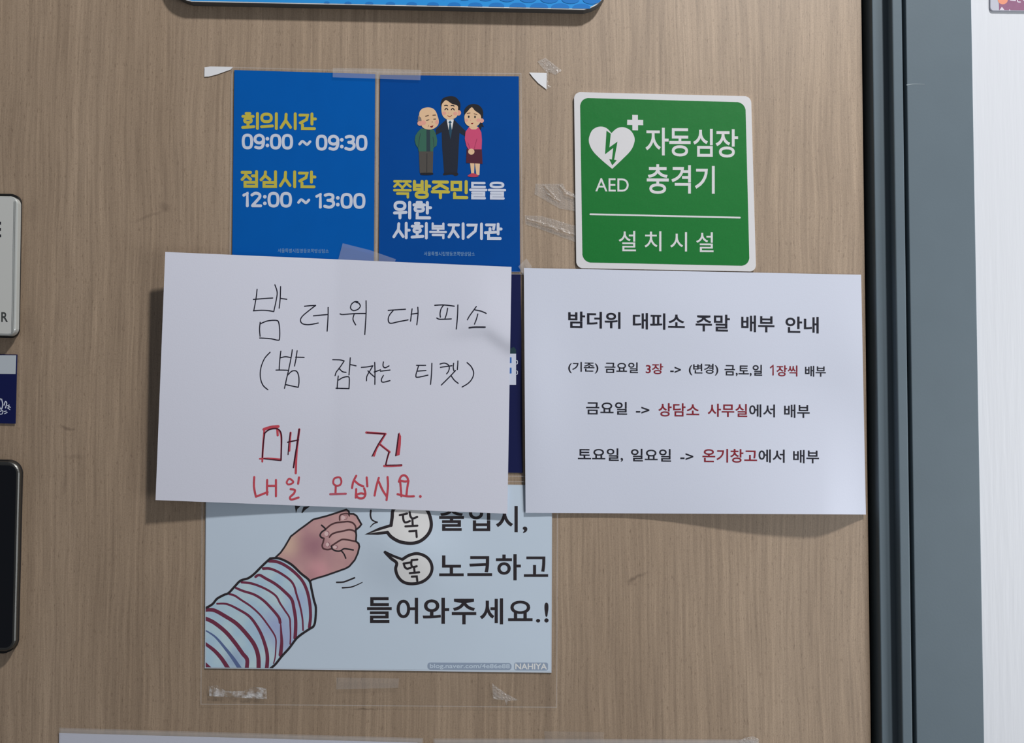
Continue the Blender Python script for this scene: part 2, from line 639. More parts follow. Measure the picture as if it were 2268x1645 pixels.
BLUE_R = mat('royal_blue_print', (0.001, 0.072, 0.34, 1), 0.6, 0.02, vary=(40, 0.06))
NAVY = mat('navy_print', (0.008, 0.012, 0.075, 1), 0.5, 0.15)
YELLOW = mat('yellow_print', (0.62, 0.53, 0.07, 1), 0.45, 0.3)
WHITE_PRINT = mat('white_print', (0.68, 0.73, 0.86, 1), 0.45, 0.3)
PALE_PRINT = mat('pale_blue_small_print', (0.20, 0.38, 0.62, 1), 0.45, 0.3)
EDGE_WHITE = mat('white_print_margin', (0.62, 0.70, 0.80, 1), 0.45, 0.3)
FILM = film_mat('clear_laminate', 0.003, 0.008, 0.25)
FILM_EDGE = film_mat('laminate_rim', 0.16, 0.05, 0.3)
FILM_MILKY = film_mat('milky_laminate', 0.25, 0.05, 0.3)
TAPE = film_mat('clear_tape', 0.17, 0.04, 0.3)
TAPE_CRINKLE = film_mat('crinkled_tape', 0.12, 0.07, 0.38)
TAPE_RESIDUE = film_mat('tape_residue', 0.55, 0.05, 0.3, bump=(160, 0.42, 0.62))


def wood_material():
    m = bpy.data.materials.new('oak_laminate')
    m.use_nodes = True
    nt = m.node_tree
    N, K = nt.nodes, nt.links
    b = N['Principled BSDF']
    b.inputs['Roughness'].default_value = 0.55
    b.inputs['Specular IOR Level'].default_value = 1.0
    tc = N.new('ShaderNodeTexCoord')
    # let the grain wander sideways a little along its length
    warp = N.new('ShaderNodeTexNoise'); warp.inputs['Scale'].default_value = 1.0; warp.inputs['Detail'].default_value = 2
    mpw = N.new('ShaderNodeMapping'); mpw.inputs['Scale'].default_value = (9, 9, 4.5)
    K.new(tc.outputs['Object'], mpw.inputs['Vector']); K.new(mpw.outputs[0], warp.inputs['Vector'])
    sub = N.new('ShaderNodeMath'); sub.operation = 'SUBTRACT'; sub.inputs[1].default_value = 0.5
    K.new(warp.outputs['Fac'], sub.inputs[0])
    mul = N.new('ShaderNodeMath'); mul.operation = 'MULTIPLY'; mul.inputs[1].default_value = 0.016
    K.new(sub.outputs[0], mul.inputs[0])
    cmb = N.new('ShaderNodeCombineXYZ'); K.new(mul.outputs[0], cmb.inputs[0])
    add = N.new('ShaderNodeVectorMath'); add.operation = 'ADD'
    K.new(tc.outputs['Object'], add.inputs[0]); K.new(cmb.outputs[0], add.inputs[1])

    def streak(sx, sz, detail=3, rough=0.6):
        mp = N.new('ShaderNodeMapping'); mp.inputs['Scale'].default_value = (sx, 1, sz)
        K.new(add.outputs[0], mp.inputs['Vector'])
        n = N.new('ShaderNodeTexNoise'); n.inputs['Scale'].default_value = 1.0
        n.inputs['Detail'].default_value = detail; n.inputs['Roughness'].default_value = rough
        K.new(mp.outputs[0], n.inputs['Vector'])
        return n.outputs['Fac']

    def ramp(fac, a, c0, d, c1):
        r = N.new('ShaderNodeValToRGB')
        r.color_ramp.elements[0].position = a; r.color_ramp.elements[0].color = c0
        r.color_ramp.elements[1].position = d; r.color_ramp.elements[1].color = c1
        K.new(fac, r.inputs[0])
        return r.outputs[0]

    def mixc(mode, fac, a, bb):
        x = N.new('ShaderNodeMix'); x.data_type = 'RGBA'; x.blend_type = mode
        x.inputs['Factor'].default_value = fac
        K.new(a, x.inputs['A']); K.new(bb, x.inputs['B'])
        return x.outputs['Result']
    base = ramp(streak(14, 1.6, 3), 0.3, (0.322, 0.232, 0.156, 1), 0.7, (0.396, 0.294, 0.206, 1))
    fine = ramp(streak(380, 8, 4, 0.75), 0.32, (0.76, 0.74, 0.72, 1), 0.66, (1.16, 1.16, 1.16, 1))
    mid = ramp(streak(120, 4, 2), 0.3, (0.88, 0.87, 0.86, 1), 0.7, (1.08, 1.08, 1.08, 1))
    pores = ramp(streak(850, 170, 2, 0.5), 0.28, (0.68, 0.65, 0.62, 1), 0.40, (1, 1, 1, 1))
    grit = ramp(streak(1100, 800, 2, 0.6), 0.3, (0.87, 0.87, 0.87, 1), 0.7, (1.12, 1.12, 1.12, 1))
    c = mixc('MULTIPLY', 1.0, base, fine)
    c = mixc('MULTIPLY', 1.0, c, mid)
    c = mixc('MULTIPLY', 1.0, c, pores)
    c = mixc('MULTIPLY', 1.0, c, grit)
    # grubby marks where hands and old tape have been
    for (px, py, rx, ry, rot, a) in ((148, 948, 18, 5, 0.1, 0.55), (365, 458, 16, 9, 0.5, 0.35), (330, 478, 44, 4, -0.35, 0.28),
                                     (1410, 1278, 26, 4, -0.45, 0.5), (1398, 1288, 6, 12, 0.4, 0.35),
                                     (165, 1012, 24, 5, 0, 0.25), (142, 1075, 5, 24, 0.1, 0.25),
                                     (808, 1571, 26, 2, 0.03, 0.5), (60, 720, 18, 40, 0, 0.22), (70, 470, 22, 30, 0, 0.15)):
        p = ray(px, py, 0)
        s = 0.754 / F_PX
        mp = N.new('ShaderNodeMapping'); mp.vector_type = 'TEXTURE'
        mp.inputs['Location'].default_value = p
        mp.inputs['Rotation'].default_value = (0, -rot * -1, 0)
        mp.inputs['Scale'].default_value = (rx * s, 1, ry * s)
        nz = N.new('ShaderNodeTexNoise'); nz.inputs['Scale'].default_value = 120; nz.inputs['Detail'].default_value = 3
        K.new(tc.outputs['Object'], nz.inputs['Vector'])
        v2 = N.new('ShaderNodeVectorMath'); v2.operation = 'MULTIPLY_ADD'
        v2.inputs[1].default_value = (0.006, 0, 0.006)
        K.new(nz.outputs['Color'], v2.inputs[0]); K.new(tc.outputs['Object'], v2.inputs[2])
        v3 = N.new('ShaderNodeVectorMath'); v3.operation = 'SUBTRACT'; v3.inputs[1].default_value = (0.003, 0, 0.003)
        K.new(v2.outputs[0], v3.inputs[0]); K.new(v3.outputs[0], mp.inputs['Vector'])
        ln = N.new('ShaderNodeVectorMath'); ln.operation = 'LENGTH'; K.new(mp.outputs[0], ln.inputs[0])
        r = N.new('ShaderNodeMapRange')
        r.inputs['From Min'].default_value = 0.3; r.inputs['From Max'].default_value = 1.25
        r.inputs['To Min'].default_value = a; r.inputs['To Max'].default_value = 0
        K.new(ln.outputs['Value'], r.inputs['Value'])
        x = N.new('ShaderNodeMix'); x.data_type = 'RGBA'; x.blend_type = 'MULTIPLY'
        x.inputs['B'].default_value = (0.35, 0.31, 0.28, 1)
        K.new(r.outputs[0], x.inputs['Factor']); K.new(c, x.inputs['A'])
        c = x.outputs['Result']
    K.new(c, b.inputs['Base Color'])
    bp = N.new('ShaderNodeBump'); bp.inputs['Strength'].default_value = 0.25; bp.inputs['Distance'].default_value = 0.0003
    K.new(streak(420, 9, 3, 0.7), bp.inputs['Height']); K.new(bp.outputs[0], b.inputs['Normal'])
    return m


def brushed_white():
    m = mat('white_wall_paint', (0.70, 0.72, 0.765, 1), 0.4, 0.3)
    nt = m.node_tree
    tc = nt.nodes.new('ShaderNodeTexCoord'); mp = nt.nodes.new('ShaderNodeMapping'); mp.inputs['Scale'].default_value = (220, 1, 14)
    n = nt.nodes.new('ShaderNodeTexNoise'); n.inputs['Scale'].default_value = 1; n.inputs['Detail'].default_value = 3
    bp = nt.nodes.new('ShaderNodeBump'); bp.inputs['Strength'].default_value = 0.35; bp.inputs['Distance'].default_value = 0.0006
    nt.links.new(tc.outputs['Object'], mp.inputs['Vector']); nt.links.new(mp.outputs[0], n.inputs['Vector'])
    nt.links.new(n.outputs['Fac'], bp.inputs['Height']); nt.links.new(bp.outputs[0], nt.nodes['Principled BSDF'].inputs['Normal'])
    return m


WOOD = wood_material()
WALL = brushed_white()
FRAME = mat('grey_frame_paint', (0.125, 0.165, 0.195, 1), 0.5, 0.3, vary=(30, 0.05), bump=(500, 0.15, 0.0003))
RUBBER = mat('black_rubber', (0.008, 0.008, 0.009, 1), 0.7, 0.2)
SCUFF = mat('scuffed_paint', (0.30, 0.35, 0.38, 1), 0.6, 0.2)
FLOOR = mat('grey_floor', (0.22, 0.21, 0.20, 1), 0.5, 0.3, vary=(6, 0.1))

# ------------------------------------------------------------------ the setting
YM = 822.0
X = lambda px, lift: ray(px, YM, lift).x
ZB, ZT = 0.0, 2.30
floor = box('floor', -1.5, 1.6, -1.6, 0.12, -0.05, 0.0, FLOOR)
tag(floor, kind='structure')
door_edge = X(1918, 0.0)
door = box('door_1', -0.62, door_edge, 0.0, 0.045, 0.006, 2.16, WOOD)
door.data.transform(Matrix.Translation(door.location)); door.location = (0, 0, 0)
tag(door, 'light brown wood-grain door with papers and posters stuck all over it', 'door', kind='structure')
JL, JR = X(2018, 0.018), X(2166, 0.018)
trim = empty('trim_1', (JL, 0.02, 0))
tag(trim, 'dark grey painted metal door frame right of the wood door', 'door frame', kind='structure')
box('jamb', JL, JR, -0.018, 0.06, ZB, ZT, FRAME, trim, 0.0008)
box('stop_strip', X(1987, 0.017), X(2010, 0.017), -0.017, 0.06, ZB, ZT, FRAME, trim, 0.0012)
box('seal_groove', X(2008, 0.010), JL + 0.001, -0.006, 0.058, ZB, ZT, RUBBER, trim)
box('step_strip', X(1942, 0.008), X(1992, 0.008), -0.008, 0.06, ZB, ZT, FRAME, trim, 0.001)
box('rubber_gasket', door_edge + 0.001, X(1944, 0.006), 0.012, 0.06, ZB, ZT, RUBBER, trim)
scr = Ink(0.0001)
scr.stroke([(2009, 188), (2025, 186), (2048, 187)], 2.0, SCUFF, taper=(1.2, 0.3))
scr.build('scratch', Sheet([(2010, 100), (2160, 100), (2160, 300), (2010, 300)], 0.018), trim)
wall = box('wall_right', JR + 0.0012, 1.5, -0.012, 0.12, 0.0, 2.6, WALL)
wall.data.transform(Matrix.Translation(wall.location)); wall.location = (0, 0, 0)
tag(wall, kind='structure')

# ------------------------------------------------------------------ the two blue posters at the top
C1 = Crop(430, 100, 2.835)
HEAVY = 0.028


def laminated(name, quad, lift, film_quad, label, cat, sheet_mat, n=12, k=12, film_off=0.0009, group=None, margin=True):
    sh = Sheet(quad, lift)
    t = empty(name, sh.base())
    tag(t, label, cat, group)
    sh.paper('printed_sheet', sheet_mat, t, n, k)
    return sh, t


POSTER_GROUP = 'blue laminated posters'
qa = [(519, 155), (831, 164), (828, 594), (514, 590)]
sa, ta = laminated('blue_poster', qa, 0.0008, None,
                   'bright blue laminated poster with yellow and white meeting and lunch times', 'poster', BLUE_L, group=POSTER_GROUP)
for s, a in (('회의시간', (297, 421, 767, 528)), ('점심시간', (292, 785, 764, 893))):
    ink = Ink()
    ink.heavy(s, *a, YELLOW, 0.008, C1)
    ink.build('yellow_heading', sa, ta)
for t1, a1, t2, a2, am in (('09:00', (300, 557, 620, 652), '09:30', (765, 563, 1087, 660), (655, 592, 735, 636)),
                           ('12:00', (302, 921, 614, 1016), '13:00', (760, 928, 1075, 1024), (648, 958, 728, 1002))):
    ink = Ink()
    ink.heavy(t1, *a1, WHITE_PRINT, 0.006, C1, w=19.5)
    ink.heavy(t2, *a2, WHITE_PRINT, 0.006, C1, w=19.5)
    ink.heavy('~', *am, WHITE_PRINT, 0.0, C1, w=17, high=45)
    ink.build('time_lettering', sa, ta)
ink = Ink()
ink.text('서울특별시립영등포쪽방상담소', 525, 1276, 845, 1302, PALE_PRINT, 0.004, 0.01, C1)
ink.build('footer_lettering', sa, ta)
film('laminate_film', sa, [(513, 148), (836, 157), (833, 600), (508, 596)], FILM, FILM_EDGE, ta, 0.0009)

qb = [(842, 166), (1149, 169), (1152, 602), (839, 598)]
sb, tb = laminated('blue_poster', qb, 0.0008, None,
                   'darker blue laminated poster with a drawing of three people above the writing', 'poster', BLUE_R, group=POSTER_GROUP)
CF = Crop(880, 190, 7.479)
SKIN = mat('drawn_skin', ink_of(214, 172, 138), 0.5, 0.3)
PINK = mat('drawn_blush', ink_of(212, 148, 132), 0.5, 0.3)
GREEN_J = mat('drawn_green_jacket', ink_of(48, 92, 76), 0.5, 0.3)
GREEN_D = mat('drawn_dark_shirt', ink_of(38, 56, 62), 0.5, 0.3)
GREY_T = mat('drawn_grey_trousers', ink_of(72, 68, 64), 0.5, 0.3)
SUIT = mat('drawn_dark_suit', ink_of(26, 32, 46), 0.5, 0.3)
TIE = mat('drawn_teal_tie', ink_of(30, 66, 88), 0.5, 0.3)
HAIR = mat('drawn_black_hair', ink_of(26, 26, 32), 0.5, 0.3)
HAIR_G = mat('drawn_grey_hair', ink_of(120, 108, 104), 0.5, 0.3)
ROSE = mat('drawn_rose_jumper', ink_of(184, 68, 104), 0.5, 0.3)
ROSE_D = mat('drawn_rose_fold', ink_of(140, 44, 76), 0.5, 0.3)
SKIRT = mat('drawn_plum_skirt', ink_of(72, 26, 44), 0.5, 0.3)
SHOE_R = mat('drawn_red_shoe', ink_of(168, 54, 78), 0.5, 0.3)
MOUTH = mat('drawn_mouth', ink_of(120, 24, 28), 0.5, 0.3)
BROW = mat('drawn_brow', ink_of(92, 66, 52), 0.5, 0.3)
SHIRT = mat('drawn_white_shirt', ink_of(214, 224, 236), 0.5, 0.3)


def fig(ink):
    S = lambda pts, w, m, **k: ink.stroke(CF.pts(pts), w / CF.s, m, **k)
    P = lambda pts, m, smooth=False: ink.poly(CF.pts(pts), m, smooth)
    E_ = lambda x, y, rx, ry, m: ink.ellipse(*CF(x, y), rx / CF.s, ry / CF.s, m)
    return S, P, E_


ink = Ink()
S, P, E_ = fig(ink)
P([(810, 556), (720, 640), (636, 720), (640, 812), (735, 765), (742, 1000), (775, 1446), (995, 1446), (1018, 1000), (1030, 780), (1120, 832), (1134, 750), (1000, 620), (940, 556)], SUIT)
P([(765, 1450), (800, 1438), (985, 1440), (1006, 1475), (960, 1492), (900, 1470), (770, 1482)], HAIR, True)
P([(818, 556), (936, 556), (905, 725), (878, 870), (845, 705)], SHIRT)
P([(873, 573), (902, 605), (873, 634), (846, 605)], TIE)
P([(862, 630), (886, 630), (906, 735), (881, 884), (850, 735)], TIE)
P([(724, 340), (722, 270), (760, 205), (860, 172), (960, 185), (1030, 260), (1046, 330), (1028, 420), (960, 440), (780, 440)], HAIR, True)
E_(1014, 447, 42, 45, PINK)
P([(735, 320), (760, 275), (810, 238), (900, 296), (998, 334), (1003, 420), (1000, 480), (960, 532), (870, 562), (790, 538), (745, 480), (731, 400)], SKIN, True)
E_(775, 455, 36, 30, PINK); E_(960, 460, 34, 30, PINK)
S([(783, 328), (808, 322), (832, 330)], 15, HAIR); S([(890, 328), (915, 324), (942, 336)], 15, HAIR)
S([(788, 396), (812, 372), (836, 396)], 16, HAIR); S([(894, 396), (918, 372), (944, 400)], 16, HAIR)
E_(852, 449, 9, 8, PINK); S([(834, 493), (868, 512), (902, 488)], 9, MOUTH)
ink.build('man_drawing', sb, tb)

ink = Ink(0.00022)
S, P, E_ = fig(ink)
P([(357, 1080), (596, 1080), (586, 1445), (372, 1445)], GREY_T)
S([(492, 1120), (490, 1430)], 9, HAIR)
P([(384, 1450), (420, 1440), (570, 1440), (596, 1462), (540, 1476), (400, 1474)], HAIR, True)
P([(400, 704), (340, 760), (300, 825), (288, 900), (308, 980), (345, 1030), (352, 1086), (594, 1086), (600, 1030), (652, 990), (662, 900), (640, 800), (610, 735), (560, 716), (470, 716)], GREEN_J, False)
P([(482, 725), (542, 725), (546, 1086), (482, 1086)], GREEN_D)
S([(384, 790), (362, 900), (352, 1010)], 9, GREEN_D); S([(590, 850), (600, 920), (608, 1010)], 9, GREEN_D)
P([(344, 545), (346, 500), (372, 484), (410, 490), (420, 560), (390, 600), (338, 590)], HAIR_G, True)
P([(364, 500), (370, 430), (420, 376), (510, 357), (590, 376), (640, 430), (670, 510), (687, 590), (666, 660), (600, 710), (520, 724), (440, 702), (400, 655), (402, 580), (392, 530)], SKIN, True)
E_(376, 622, 44, 40, PINK)
E_(430, 612, 45, 40, PINK); E_(655, 602, 26, 36, PINK)
S([(470, 504), (514, 490)], 17, BROW); S([(590, 488), (632, 484)], 16, BROW)
S([(486, 572), (524, 562)], 13, HAIR); S([(602, 552), (636, 550)], 13, HAIR)
E_(578, 598, 8, 7, BROW); P([(538, 672), (600, 654), (584, 688), (562, 694)], MOUTH)
S([(522, 648), (510, 680)], 6, BROW)
ink.build('old_man_drawing', sb, tb)

ink = Ink(0.00022)
S, P, E_ = fig(ink)
P([(1205, 1280), (1278, 1280), (1272, 1462), (1226, 1462)], SKIN); P([(1285, 1280), (1368, 1280), (1360, 1478), (1310, 1480)], SKIN)
P([(1165, 1490), (1230, 1450), (1290, 1455), (1345, 1490), (1300, 1510), (1210, 1508)], SHOE_R, True)
P([(1150, 1040), (1400, 1040), (1412, 1292), (1140, 1276)], SKIRT)
P([(1356, 640), (1402, 606), (1436, 684), (1402, 664), (1388, 724), (1346, 690)], HAIR)
E_(1262, 696, 80, 34, SKIN)
P([(1186, 684), (1130, 760), (1118, 880), (1146, 1000), (1180, 1052), (1396, 1052), (1402, 900), (1392, 770), (1346, 684), (1300, 722), (1230, 722)], ROSE)
S([(1168, 940), (1205, 1040)], 9, ROSE_D); S([(1318, 880), (1290, 980), (1276, 1040)], 9, ROSE_D)
E_(1226, 1090, 52, 50, SKIN)
S([(1240, 1070), (1252, 1100)], 6, PINK)
P([(1112, 450), (1120, 380), (1180, 322), (1260, 300), (1350, 322), (1410, 390), (1422, 480), (1402, 545), (1300, 560), (1150, 560)], HAIR, True)
E_(1398, 576, 36, 36, PINK)
P([(1118, 480), (1170, 416), (1232, 356), (1290, 414), (1376, 480), (1386, 560), (1350, 640), (1270, 687), (1190, 672), (1130, 622), (1112, 545)], SKIN, True)
E_(1345, 570, 36, 30, PINK); E_(1145, 570, 24, 26, PINK)
S([(1156, 457), (1205, 450)], 13, BROW); S([(1272, 463), (1320, 475)], 13, BROW)
E_(1183, 512, 14, 20, HAIR); E_(1287, 515, 14, 20, HAIR)
E_(1214, 570, 8, 7, PINK); P([(1218, 614), (1262, 610), (1250, 634), (1234, 640)], MOUTH)
ink.build('woman_drawing', sb, tb)

for row in ((('쪽방주민', (1250, 845, 1723, 961), YELLOW), ('들을', (1727, 856, 1958, 968), WHITE_PRINT)),
            (('위한', (1250, 978, 1490, 1090), WHITE_PRINT),), (('사회복지기관', (1245, 1110, 1933, 1215), WHITE_PRINT),)):
    ink = Ink()
    for s, a, m in row:
        ink.heavy(s, *a, m, 0.009, C1)
    ink.build('text_line', sb, tb)
ink = Ink()
ink.text('서울특별시립영등포쪽방상담소', 1443, 1295, 1762, 1322, PALE_PRINT, 0.004, 0.008, C1)
ink.build('footer_lettering', sb, tb)
film('laminate_film', sb, [(836, 158), (1155, 162), (1158, 608), (833, 604)], FILM, FILM_EDGE, tb, 0.0009)

# the navy poster mostly behind the handwritten notice
qc = [(842, 607), (1153, 607), (1158, 1047), (840, 1043)]
sc_, tc_ = laminated('navy_poster', qc, 0.0008, None,
                     'navy poster mostly hidden behind the handwritten notice, right edge showing', 'poster', NAVY)
ink = Ink()
ink.rect([(1060, 783), (1143, 783), (1143, 852), (1060, 852)], WHITE_PRINT)
BLUE_W = mat('blue_window_print', ink_of(30, 90, 160), 0.5, 0.3)
for y in (791, 814):
    ink.rect([(1128, y), (1133, y), (1133, y + 13), (1128, y + 13)], BLUE_W)
    ink.stroke([(1143, y + 7), (1146, y + 8), (1146, y + 14), (1143, y + 15)], 1.4, WHITE_PRINT)
LEAF = mat('dark_leaf_print', ink_of(26, 52, 60), 0.5, 0.3)
ink.poly([(1128, 783), (1130, 772), (1138, 768), (1143, 774), (1143, 783)], LEAF)
ink.build('house_drawing', sc_, tc_)
film('laminate_film', sc_, [(837, 603), (1162, 601), (1165, 1056), (835, 1052)], FILM, FILM_EDGE, tc_, 0.0008)

# ------------------------------------------------------------------ green sign
C2 = Crop(1180, 160, 3.4268)
SIGN_W = mat('white_sign_plastic', (0.72, 0.715, 0.735, 1), 0.4, 0.4, bump=(300, 0.1, 0.0003))
SIGN_G = mat('green_sign_print', lin(0, 116, 42), 0.46, 0.5, vary=(700, 0.16), bump=(60, 0.10, 0.002))
qs = C2.pts([(313, 150), (1657, 182), (1695, 1512), (331, 1486)])
ss = Sheet(qs, 0.0016)
ts = empty('defibrillator_sign', ss.base())
tag(ts, 'green square sign with white border, heart symbol and lettering for a defibrillator', 'sign')
prism('white_border', round_quad(qs, 13), 0.0016, 0.0002, SIGN_W, ts)
ink = Ink()
ink.rect(C2.pts([(359, 194), (1614, 228), (1645, 1469), (378, 1442)]), SIGN_G, 17)
ink.build('green_panel', ss, ts, maxlen=25)
Ink_S = lambda: Ink(0.00016)
ink = Ink_S()
heart = [(597, 462), (560, 424), (508, 412), (455, 436), (428, 492), (430, 545), (462, 605), (530, 672), (603, 733),
         (672, 668), (742, 596), (770, 536), (770, 488), (740, 440), (688, 417), (638, 426)]
hp = []
for i, p in enumerate(heart):
    hp.append(p)
h1 = catmull([heart[i] for i in range(0, 9)], False, 6); h2 = catmull([heart[i] for i in range(8, 16)] + [heart[0]], False, 6)
ink.poly(C2.pts(h1 + h2[1:-1]), SIGN_W)
ink.build('heart_symbol', ss, ts)
ink = Ink(0.00022)
ink.poly(C2.pts([(560, 443), (592, 466), (582, 570), (643, 526), (618, 664), (637, 668), (604, 706), (580, 658), (601, 662), (611, 574), (549, 622)]), SIGN_G)
ink.build('bolt_symbol', ss, ts)
ink = Ink_S()
ink.poly(C2.pts([(755, 323), (798, 324), (798, 361), (838, 362), (838, 402), (799, 401), (799, 441), (756, 440), (756, 400), (716, 399), (717, 360), (755, 361)]), SIGN_W)
ink.build('cross_symbol', ss, ts)
ink = Ink_S()
for s, a in (('자', (855, 420, 1031, 630)), ('동', (1036, 424, 1198, 638)), ('심', (1217, 428, 1366, 640)), ('장', (1388, 431, 1558, 646))):
    ink.text(s, *a, SIGN_W, 0.013, 0.008, C2)
ink.build('heading', ss, ts)
ink = Ink_S()
for s, a in (('충', (865, 697, 1032, 922)), ('격', (1052, 705, 1200, 920)), ('기', (1230, 710, 1381, 921))):
    ink.text(s, *a, SIGN_W, 0.013, 0.006, C2)
ink.build('heading', ss, ts)
ink = Ink_S()
ink.text('AED', 475, 803, 728, 903, SIGN_W, 0.004, 0.012, C2)
ink.build('english_lettering', ss, ts)
ink = Ink_S()
for s, a in (('설', (652, 1203, 783, 1357)), ('치', (848, 1206, 976, 1357)), ('시', (1043, 1212, 1171, 1359)), ('설', (1240, 1213, 1372, 1364))):
    ink.text(s, *a, SIGN_W, 0.006, 0.006, C2)
ink.build('lettering', ss, ts)
ink = Ink_S()
ink.stroke(C2.pts([(437, 1077), (1572, 1103)]), 13 / C2.s, SIGN_W, smooth=False)
ink.build('divider_line', ss, ts)

# ------------------------------------------------------------------ printed notice (right)
C4 = Crop(1120, 560, 2.6537)


def g2(u, v, cu, cv, su, sv):
    return math.exp(-((u - cu) / su) ** 2 - ((v - cv) / sv) ** 2)


def lift_right(u, v):
    h = 0.0022
    t = max(0.0, (u - 0.25) / 0.62)
    w = math.sin(min(1.0, t) * math.pi / 2) ** 2 if t < 1 else max(0.0, math.cos((u - 0.87) / 0.13 * math.pi / 2)) ** 1.2
    h += 0.0088 * w * max(0.0, (v - 0.45) / 0.55) ** 1.6
    h += 0.0030 * g2(u, v, 0.0, 0.55, 0.10, 0.35)
    h += 0.0020 * g2(u, v, 1.0, 0.35, 0.12, 0.25)
    h += 0.0009 * g2(u, v, 0.5, 0.2, 0.22, 0.18)
    return h


qr = C4.pts([(107, 88), (2089, 128), (2117, 1537), (117, 1527)])
sr = Sheet(qr, lift_right)
tr_ = empty('printed_notice', sr.base())
tag(tr_, 'white landscape notice with neat black and red printed lines, below the green sign', 'notice')
sr.paper('paper_sheet', PAPER_B, tr_, 70, 50)
ink = Ink(0.00012)
for s, a in (('밤더위', (368, 343, 675, 441)), ('대피소', (748, 352, 1053, 448)), ('주말', (1117, 360, 1318, 460)), ('배부', (1385, 366, 1580, 464)), ('안내', (1645, 373, 1840, 470))):
    ink.text(s, *a, INK_BLACK, 0.017, 0.016, C4)
ink.build('heading', sr, tr_)
B, R_ = INK_BLACK, INK_RED
rows = (
    (('(기존)', (368, 640, 545, 706), B), ('금요일', (583, 641, 778, 704), B), ('3장', (824, 649, 926, 711), R_), ('->', (968, 668, 1030, 704), B),
     ('(변경)', (1077, 650, 1250, 718), B), ('금,토,일', (1287, 655, 1508, 723), B), ('장씩', (1592, 660, 1715, 724), R_), ('배부', (1760, 663, 1882, 726), B)),
    (('금요일', (473, 873, 714, 948), B), ('->', (766, 903, 845, 943), B), ('상담소', (898, 882, 1138, 960), R_), ('사무실', (1188, 885, 1420, 962), R_),
     ('에서', (1432, 889, 1583, 964), B), ('배부', (1637, 890, 1787, 968), B)),
    (('토요일,', (425, 1146, 690, 1224), B), ('일요일', (737, 1150, 972, 1224), B), ('->', (1027, 1176, 1103, 1216), B), ('온기창고', (1157, 1150, 1478, 1230), R_),
     ('에서', (1487, 1154, 1640, 1231), B), ('배부', (1690, 1157, 1842, 1235), B)))
for row in rows:
    ink = Ink(0.00012)
    for s, a, m in row:
        ink.text(s, *a, m, 0.013, 0.010, C4)
    if row is rows[0]:
        ink.stroke(C4.pts([(1558, 673), (1572, 661), (1572, 716)]), 3.0, R_, smooth=False)
    ink.build('text_line', sr, tr_)

# ------------------------------------------------------------------ handwritten notice (left)
C3 = Crop(320, 540, 2.6536)


def lift_left(u, v):
    h = 0.0032
    t = max(0.0, 1 - u / 0.50)
    h += (0.0146 - 0.0064 * v) * t ** 1.25
    h += 0.0010 * max(0.0, (u - 0.62) / 0.38) ** 1.5 * v
    # a soft crease near the right edge: the paper stands a little proud above it
    wx = 1 / (1 + math.exp(-(u - 0.86) / 0.03))
    vc = 0.272 + 0.9 * max(0.0, u - 0.93) + 0.25 * max(0.0, 0.9 - u)
    h += 0.0019 * wx / (1 + math.exp((v - vc) / 0.012)) * math.exp(-((v - vc) / 0.20) ** 2)
    h += 0.0011 * g2(u, v, 0.52, 0.66, 0.25, 0.22)
    return h


qh = C3.pts([(122, 47), (2157, 135), (2133, 1585), (65, 1505)])
sh = Sheet(qh, lift_left)
th = empty('handwritten_notice', sh.base())
tag(th, 'white landscape notice handwritten in thin black pen and red marker, curling off the door', 'notice')
sh.paper('paper_sheet', PAPER, th, 80, 60)
CE, CG, CH = Crop(540, 610, 6.093), Crop(780, 640, 6.853), Crop(540, 920, 5.4)
line1_E = [
    [(180, 185), (165, 310), (135, 475)], [(130, 475), (240, 468), (330, 473), (403, 486)], [(420, 125), (450, 220), (440, 320), (405, 485)],
    [(130, 322), (270, 310), (390, 303)], [(497, 150), (492, 300), (478, 440)], [(500, 308), (580, 320)],
    [(222, 630), (213, 720), (220, 820)], [(225, 650), (320, 612), (440, 605), (473, 640), (485, 750), (482, 850), (465, 872), (380, 855), (300, 846), (215, 842)],
    [(820, 413), (900, 406), (970, 403)], [(970, 403), (870, 480), (790, 550), (765, 605), (795, 650), (880, 662), (1005, 640)],
    [(940, 543), (1135, 525)], [(1138, 430), (1137, 560), (1125, 750)],
    [(1540, 354), (1500, 352), (1455, 385), (1442, 440), (1480, 472), (1540, 455), (1572, 415), (1555, 375), (1515, 362)],
    [(1300, 517), (1340, 525), (1500, 513), (1650, 511)], [(1492, 515), (1474, 590), (1510, 665)], [(1650, 340), (1650, 520), (1633, 795)]]
line1_G = [
    [(548, 322), (650, 315), (810, 305)], [(625, 322), (570, 390), (548, 450), (560, 505), (600, 518), (700, 495), (850, 467)],
    [(910, 300), (900, 380), (887, 485)], [(895, 380), (1000, 365)], [(997, 275), (1000, 380), (982, 540)],
    [(1255, 245), (1390, 240), (1550, 258)], [(1390, 240), (1350, 300), (1335, 370), (1340, 425)], [(1450, 290), (1435, 370), (1410, 445)],
    [(1285, 438), (1320, 455), (1400, 456), (1505, 452)], [(1605, 240), (1600, 400), (1582, 605)],
    [(1885, 265), (1830, 340), (1780, 410), (1750, 465)], [(1865, 315), (1960, 335), (2035, 368)], [(1908, 378), (1885, 460), (1858, 530)]]
